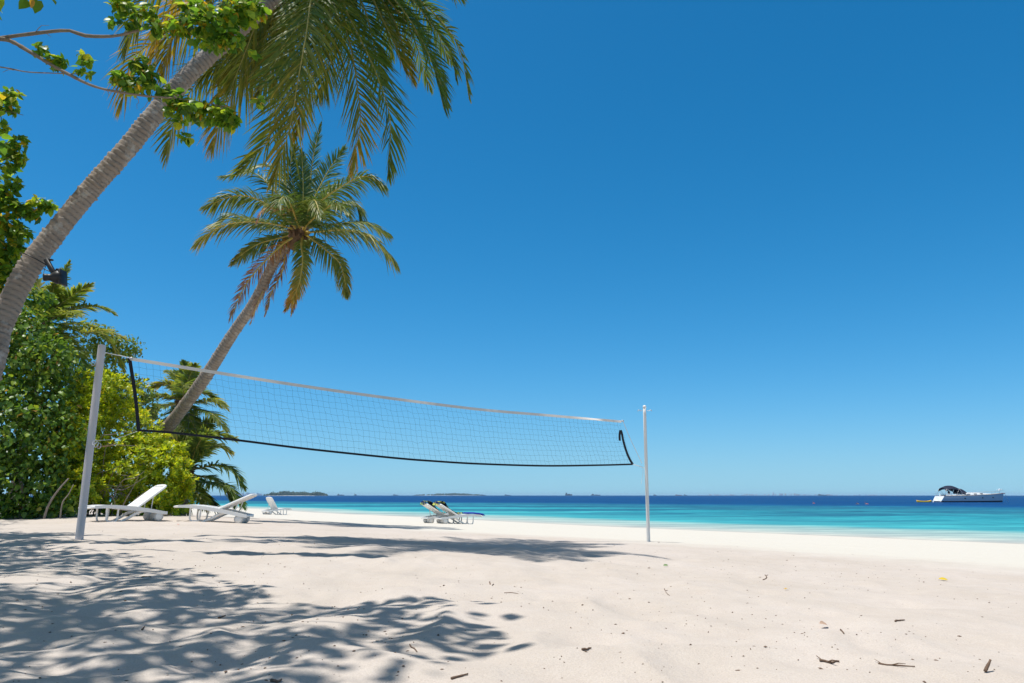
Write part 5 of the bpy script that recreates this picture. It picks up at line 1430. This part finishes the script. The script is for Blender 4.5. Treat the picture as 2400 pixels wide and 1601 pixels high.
# ------------------------------------------------------------------ far things on the horizon
def far():
    green = leaf_material('far_trees', [(0, (.03, .06, .02)), (1, (.07, .11, .035))], .2, 1.2)
    sandm = simple('island_sand', (.60, .57, .50), .9, .1, .05, .02)
    wall = NT('town_walls'); rnd = wall.n('ShaderNodeNewGeometry').outputs['Random Per Island']
    wallm = wall.done(wall.bsdf(wall.ramp(rnd, [(0, (.72, .70, .68)), (.45, (.60, .58, .57)), (.6, (.62, .44, .36)), (.75, (.45, .50, .56)), (1, (.78, .76, .73))]), .8, .2))
    def isle(x0, x1, Yd, hgt, label, n, sandw):
        k = Yd / F; a, b = (x0 - CX) * k, (x1 - CX) * k; c = (a + b) / 2; hw = (b - a) / 2
        m = 40; V = []; 
        for i in range(m):
            t = -1 + 2 * i / (m - 1)
            for y, z in ((-1, -1), (-.7, .6), (-.3, 1.4), (.3, 1.4), (1, -1)): V.append((c + hw * t, Yd + 60 * y * math.sqrt(max(0, 1 - t * t)) , z * (1 - t ** 6) - .3))
        o = MB().add(V, grid_faces(m, 5)).obj('island', sandm); tag(o, label, 'island', kind='structure')
        mb = MB(); X = rng.uniform(-1, 1, n); hh = hgt * (.45 + .55 * vnoise(X * 9 + x0, X * 0, 3)) * (1 - np.abs(X) ** 5) * rng.uniform(.7, 1.15, n)
        for i in range(n):
            p = np.array([c + hw * .97 * X[i], Yd + rng.uniform(-25, 40), 1.0]); q = 70
            d = rand_dirs(q); R = np.array([hh[i] * .42 + 2, hh[i] * .42 + 2, hh[i] * .52]); P = p + [0, 0, hh[i] * .5] + d * R * (rng.random((q, 1)) ** .4)
            s = 1.1 + hh[i] * .09; scatter(mb, P, rand_dirs(q), d + [0, 0, .5], s * 1.6, s * 1.5)
        o = mb.obj('island_wood', green, smooth=False); tag(o, 'trees covering ' + label[2:], 'wood', kind='stuff')
    isle(630, 778, 2600, 15, 'a low wooded island on the horizon at the left', 190, True)
    isle(972, 1142, 4800, 15, 'a faint wooded island on the horizon behind the paired loungers', 150, False)
    def town(x0, x1, Yd, n, hmax, label, peaks=()):
        k = Yd / F; mb = MB()
        for i in range(n):
            px = rng.uniform(x0, x1); w = rng.uniform(1.0, 3.2) * k; e = 1 - abs((px - (x0 + x1) / 2) / ((x1 - x0) / 2)) ** 4
            h = hmax * rng.uniform(.25, 1) * k * (.3 + .7 * e)
            for pc, pw, ph in peaks:
                if abs(px - pc) < pw: h = rng.uniform(.5, 1) * ph * k
            X = (px - CX) * k; Yq = Yd + rng.uniform(-150, 150)
            V, Fs = box((X, Yq, h / 2 - .5), (w, w * rng.uniform(.6, 1.4), h + 1)); mb.add(V, Fs)
            V, Fs = box((X + w * .15, Yq, h + .06 * h), (w * .35, w * .35, .12 * h)); mb.add(V, Fs)
        o = mb.obj('distant_town', wallm, smooth=False); tag(o, label, 'town', kind='stuff')
    town(545, 640, 5600, 70, 6.5, 'pale hazy town on the horizon beyond the low palm, left of the wooded island')
    town(1620, 2080, 6500, 150, 3.0, 'pale hazy town strung along the horizon between the white post and the yacht', ((1812, 12, 7.5), (1835, 22, 5), (1730, 4, 5), (1670, 10, 3)))
    hull_c = [(.05, .06, .09), (.10, .06, .06), (.30, .10, .07)]
    mats = [simple('ship_hull_paint', c, .6, .3, .1, .05) for c in hull_c]; up = simple('ship_upperworks', (.42, .42, .42), .6, .3, .1, .05)
    for px, wpx, hpx, mi, lab in ((807, 16, 3.4, 0, 'grey cargo ship on the horizon just right of the wooded island'), (841, 5, 4.5, 0, 'tiny upright vessel on the horizon between the wooded island and the paired loungers'), (933, 11, 3, 0, 'small dark ship on the horizon left of the paired loungers'),
                                  (1134, 9, 2.6, 0, 'small ship on the horizon at the right tip of the faint island'), (1190, 14, 2.6, 0, 'low dark ship on the horizon right of the paired loungers'), (1330, 16, 6.0, 0, 'largest dark ship on the horizon, below the right part of the net'),
                                  (1392, 21, 3.4, 0, 'long low dark ship on the horizon left of the white post'), (1528, 6, 3, 1, 'tiny reddish vessel on the horizon beside the white post'), (1582, 15, 2.8, 2, 'red-hulled ship on the horizon right of the white post'), (1598, 7, 2.4, 0, 'tiny dark ship on the horizon touching the red-hulled one'), (1912, 20, 3.2, 0, 'dark ship on the horizon in front of the pale town')):
        Yd = 4200 + 137 * (px % 7); k = Yd / F; L = wpx * k; h = hpx * k; X = (px - CX) * k
        root = empty('ship', (X, Yd, 0), lab, 'ship', 'ships on the horizon')
        prof = [(-.5 * L, -1), (.46 * L, -1), (.5 * L, .55 * h), (.36 * L, .42 * h), (-.5 * L, .42 * h)]
        V, Fs = prism(prof, -.06 * L - 3, .06 * L + 3); V = V + [0, 0, 0]; o = bpy.data.objects.new('hull', MB().add(V, Fs).mesh('hull', mats[mi], False)); COL.objects.link(o); o.parent = root
        mb = MB(); V, Fs = box((-.32 * L, 0, .71 * h), (.22 * L, .10 * L, .58 * h)); mb.add(V, Fs); V, Fs = box((.05 * L, 0, .52 * h), (.36 * L, .08 * L, .2 * h)); mb.add(V, Fs); V, Fs = box((-.36 * L, 0, 1.06 * h), (.06 * L, .04 * L, .2 * h)); mb.add(V, Fs)
        o = bpy.data.objects.new('superstructure', mb.mesh('superstructure', up if mi else mats[0], False)); COL.objects.link(o); o.parent = root


far()


# ------------------------------------------------------------------ litter on the sand
def litter():
    def twig(px0, py0, px1, py1, r, label, lift=0.0, bend=.06, fork=False, mat=None, name='twig', cat='twig', seg=9):
        r = r * .62
        a = ground_at(px0, py0, True); b = ground_at(px1, py1, True)
        if lift: b = at(px1, py1, a[1] + .01)
        a[2] = max(a[2], gz(a[0], a[1])) + r * .6; 
        if not lift: b[2] = gz(b[0], b[1]) + r * .8
        L = np.linalg.norm(b - a); t = np.linspace(0, 1, 5)[:, None]
        P = a * (1 - t) + b * t + rng.normal(size=(5, 3)) * bend * L * np.array([.4, 1, .15]) * np.sin(t * math.pi)
        P = spline(P, seg)
        if not lift: P[:, 2] = ground_z(P[:, 0], P[:, 1]) + r * .8 + .15 * r * rng.random(seg)
        mb = MB(); V, Fs = tube(P, np.linspace(r, r * .55, seg) * rng.uniform(.85, 1.15, seg), 7); mb.add(V, Fs)
        if fork:
            i = seg // 3; e = P[i] + (P[i + 2] - P[i]) * 1.1 + np.array([.0, -.03, .012]); V, Fs = tube(np.array([P[i], (P[i] + e) / 2 + [0, 0, .004], e]), [r * .6, r * .5, r * .3], 6); mb.add(V, Fs)
            e = P[1] - (P[2] - P[1]) * 1.0 + np.array([0, .03, .01]); V, Fs = tube(np.array([P[1], e]), [r * .5, r * .25], 6); mb.add(V, Fs)
        o = mb.obj(name, mat or M['twig']); tag(o, label, cat, 'dry twigs on the sand' if name == 'twig' else None)
        return o
    z3 = lambda X, Y: (1600 + X / 2.939, 1200 + Y / 2.939)
    z2 = lambda X, Y: (800 + X / 2.939, 1200 + Y / 2.939)
    z1 = lambda X, Y: (X / 2.939, 1200 + Y / 2.939)
    def tw(z, x0, y0, x1, y1, r, label, **k): twig(*z(x0, y0), *z(x1, y1), r, label, **k)
    tw(z3, 2085, 1106, 2120, 1018, .011, 'thick stub of driftwood sticking up out of the sand at the lower right', lift=1, bend=.02, name='driftwood_stick', cat='stick')
    tw(z3, 945, 1030, 1080, 1036, .0085, 'forked dark twig on the sand, left one of the two long forked twigs', fork=True, bend=.12)
    tw(z3, 1350, 1048, 1600, 1070, .0055, 'long thin curved twig forked at its left end on the sand at the lower right', fork=True, bend=.10)
    tw(z3, 1465, 758, 1530, 750, .008, 'short dark twig on the bright sand above the two long forked twigs')
    tw(z3, 1088, 815, 1112, 842, .007, 'short slanting twig near the pale leaf on the sand')
    tw(z3, 553, 470, 588, 436, .006, 'straight pale twig slanting up to the right, far out on the sand')
    tw(z2, 757, 1156, 872, 1124, .0075, 'straight reddish twig beside the shadow edge at the bottom centre', bend=.03)
    tw(z2, 1660, 955, 1722, 944, .008, 'short dark twig on the sand below the right net post')
    tw(z2, 1022, 485, 1040, 508, .008, 'small twig between the two palm shadows')
    tw(z2, 2225, 530, 2262, 578, .004, 'hair-thin twig on the bright sand below the white post')
    tw(z2, 472, 918, 522, 968, .005, 'thin twig crossing the sunlit gap between two leaf shadows')
    tw(z2, 1122, 560, 1220, 566, .004, 'pale straight straw on the sand right of the leaf shadows')
    tw(z1, 1505, 735, 1552, 718, .009, 'dark twig among the dappled shadows at the lower left', bend=.04)
    tw(z1, 1868, 1172, 1938, 1164, .009, 'dark twig lying at the bottom edge in the dappled shade', bend=.04)
    tw(z1, 978, 815, 998, 788, .008, 'short stub of twig in the dappled shade at the lower left', lift=1)
    # dry leaf curled up in the shadow
    def leafy(z, X, Y, L, label, col, n=1):
        mb = MB(); p = ground_at(*z(X, Y), True); p[2] = gz(p[0], p[1]) + .012
        for i in range(n):
            scatter(mb, (p + [rng.normal() * .03 * (n > 1), rng.normal() * .03 * (n > 1), .006 * i])[None], rng.normal(size=(1, 3)) * [1, .6, .1], np.array([[.1, -.25, .9]]) + rng.normal(size=(1, 3)) * .2, L * .8, L * .42)
        o = mb.obj('fallen_leaf', simple('fallen_leaf_' + label.split()[0], col, .6, .3, .15, 30)); tag(o, label, 'leaf', 'fallen leaves on the sand')
    leafy(z1, 1040, 465, .13, 'brown curled leaf lying in the dappled shade at the left', (.16, .11, .05))
    leafy(z3, 1765, 470, .10, 'yellow leaf on the bright sand at the far right', (.62, .44, .03))
    leafy(z3, 726, 538, .06, 'orange leaf scrap on the open sand right of the white post', (.55, .33, .03))
    leafy(z3, 997, 794, .09, 'tan leaf on the sand above the forked twigs', (.50, .33, .22))
    leafy(z2, 2218, 378, .08, 'green leaf on the sand just below the white post', (.18, .26, .10))
    leafy(z2, 2182, 212, .12, 'brown leaf standing in the sand at the foot of the white post', (.27, .17, .11))
    leafy(z1, 1220, 1190 - 1100, .10, 'red leaf fallen behind the wheels of the first lounger', (.55, .10, .04))
    # crumbs nobody could count
    n = 2100; mb = MB(); got = 0
    oc = np.array([(1, 0, 0), (-1, 0, 0), (0, 1, 0), (0, -1, 0), (0, 0, 1), (0, 0, -1)], float); of = np.array([[0, 2, 4], [2, 1, 4], [1, 3, 4], [3, 0, 4], [2, 0, 5], [1, 2, 5], [3, 1, 5], [0, 3, 5]])
    while got < n:
        r = 2.2 + 14 * rng.random() ** 1.3; a = rng.uniform(-.75, .75); x, y = r * math.sin(a), r * math.cos(a)
        s = shore_s(x, y)
        if s > 12 or (s > 9.5 and rng.random() < .7) or (vnoise(x * .8, y * .8, 55) < .42 and rng.random() < .65): continue
        sz = rng.choice([.0025, .0035, .005, .007], p=[.45, .33, .18, .04]); sc_ = np.array([sz * rng.uniform(.7, 2.6), sz * rng.uniform(.6, 1.2), sz * rng.uniform(.4, .8)])
        t = rng.uniform(0, math.pi); R = np.array([[math.cos(t), -math.sin(t), 0], [math.sin(t), math.cos(t), 0], [0, 0, 1]])
        mb.add((oc * sc_ * rng.uniform(.8, 1.2, (6, 3))) @ R.T + [x, y, gz(x, y) + sc_[2] * .5], of); got += 1
    o = mb.obj('beach_litter', M['twig'], smooth=False); tag(o, 'scattered crumbs of dry leaf and coral on the sand', 'litter', kind='stuff')


litter()

# ------------------------------------------------------------------ air
HAZE = 0.00008
if HAZE:
    hz = NT('sea_air'); v = hz.n('ShaderNodeVolumePrincipled'); v.inputs['Color'].default_value = (.55, .78, 1.0, 1); v.inputs['Density'].default_value = HAZE
    v.inputs['Anisotropy'].default_value = 0.0
    hz.l(v.outputs[0], hz.out.inputs['Volume'])
    V, Fs = box((0, 4600, 7.0), (24000, 10400, 34)); o = MB().add(V, Fs).obj('haze', hz.m, smooth=False); tag(o, kind='stuff', label='thin sea haze in the air', cat='haze')

# ------------------------------------------------------------------ light, sky, camera
to_sun = -unit(SUNV)
elev = math.asin(to_sun[2]); azim = math.atan2(to_sun[0], to_sun[1])
w = bpy.data.worlds.new('World'); sc.world = w; w.use_nodes = True
nt = w.node_tree; bg = nt.nodes['Background']
sky = nt.nodes.new('ShaderNodeTexSky'); sky.sky_type = 'NISHITA'; sky.sun_disc = False
sky.sun_elevation = elev; sky.sun_rotation = azim; sky.air_density = 0.9; sky.dust_density = 0.6; sky.ozone_density = 10.0; sky.altitude = 0
hs = nt.nodes.new('ShaderNodeHueSaturation'); hs.inputs['Hue'].default_value = 0.4855; hs.inputs['Saturation'].default_value = 1.25; hs.inputs['Value'].default_value = 1.0
nt.links.new(sky.outputs[0], hs.inputs['Color'])
# sky above the view dimmed and greyed, added to neutralise blue in the shadows
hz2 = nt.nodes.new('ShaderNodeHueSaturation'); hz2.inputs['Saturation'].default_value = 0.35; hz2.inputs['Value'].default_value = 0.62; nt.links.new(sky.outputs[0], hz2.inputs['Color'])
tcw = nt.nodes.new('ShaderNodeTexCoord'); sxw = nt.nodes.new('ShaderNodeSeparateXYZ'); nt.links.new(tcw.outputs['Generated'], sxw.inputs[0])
# clean sea air: the lowest degrees of the sky stay blue instead of going beige
def wmath(op, a, b):
    m = nt.nodes.new('ShaderNodeMath'); m.operation = op
    for k, v in enumerate((a, b)):
        if isinstance(v, float): m.inputs[k].default_value = v
        else: nt.links.new(v, m.inputs[k])
    return m.outputs[0]
zz = wmath('SQRT', wmath('ADD', wmath('MULTIPLY', sxw.outputs['Z'], sxw.outputs['Z']), 0.0030), 0.0)
cxw = nt.nodes.new('ShaderNodeCombineXYZ'); nt.links.new(sxw.outputs['X'], cxw.inputs[0]); nt.links.new(sxw.outputs['Y'], cxw.inputs[1]); nt.links.new(zz, cxw.inputs[2])
nt.links.new(cxw.outputs[0], sky.inputs['Vector'])
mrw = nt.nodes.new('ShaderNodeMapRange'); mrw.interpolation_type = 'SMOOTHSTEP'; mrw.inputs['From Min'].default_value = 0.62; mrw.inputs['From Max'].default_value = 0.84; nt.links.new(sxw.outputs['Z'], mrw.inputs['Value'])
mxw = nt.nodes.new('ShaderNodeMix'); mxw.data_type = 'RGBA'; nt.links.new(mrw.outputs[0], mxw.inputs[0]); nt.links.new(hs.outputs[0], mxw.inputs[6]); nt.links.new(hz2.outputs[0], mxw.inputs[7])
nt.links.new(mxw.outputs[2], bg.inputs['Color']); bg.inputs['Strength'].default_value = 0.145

sd = bpy.data.lights.new('sun', 'SUN'); sd.energy = 5.0; sd.angle = math.radians(0.53); sd.color = (1.0, .98, .945)
so = bpy.data.objects.new('sun', sd); COL.objects.link(so)
so.rotation_euler = Vector(tuple(SUNV)).to_track_quat('-Z', 'Y').to_euler(); so.location = (-6, -2, 30)

cd = bpy.data.cameras.new('camera'); co = bpy.data.objects.new('camera', cd); COL.objects.link(co)
cd.sensor_width = 36; cd.lens = F / W * 36; cd.clip_start = .05; cd.clip_end = 40000
co.location = tuple(CAM); co.rotation_euler = (math.pi / 2 + PITCH, 0, 0)
sc.camera = co
vs = sc.view_settings; vs.view_transform = 'Standard'; vs.look = 'None'; vs.exposure = 0.0; vs.gamma = 1.0
sc.cycles.use_denoising = True
sc.cycles.max_bounces = 8; sc.cycles.transparent_max_bounces = 12; sc.cycles.volume_bounces = 0
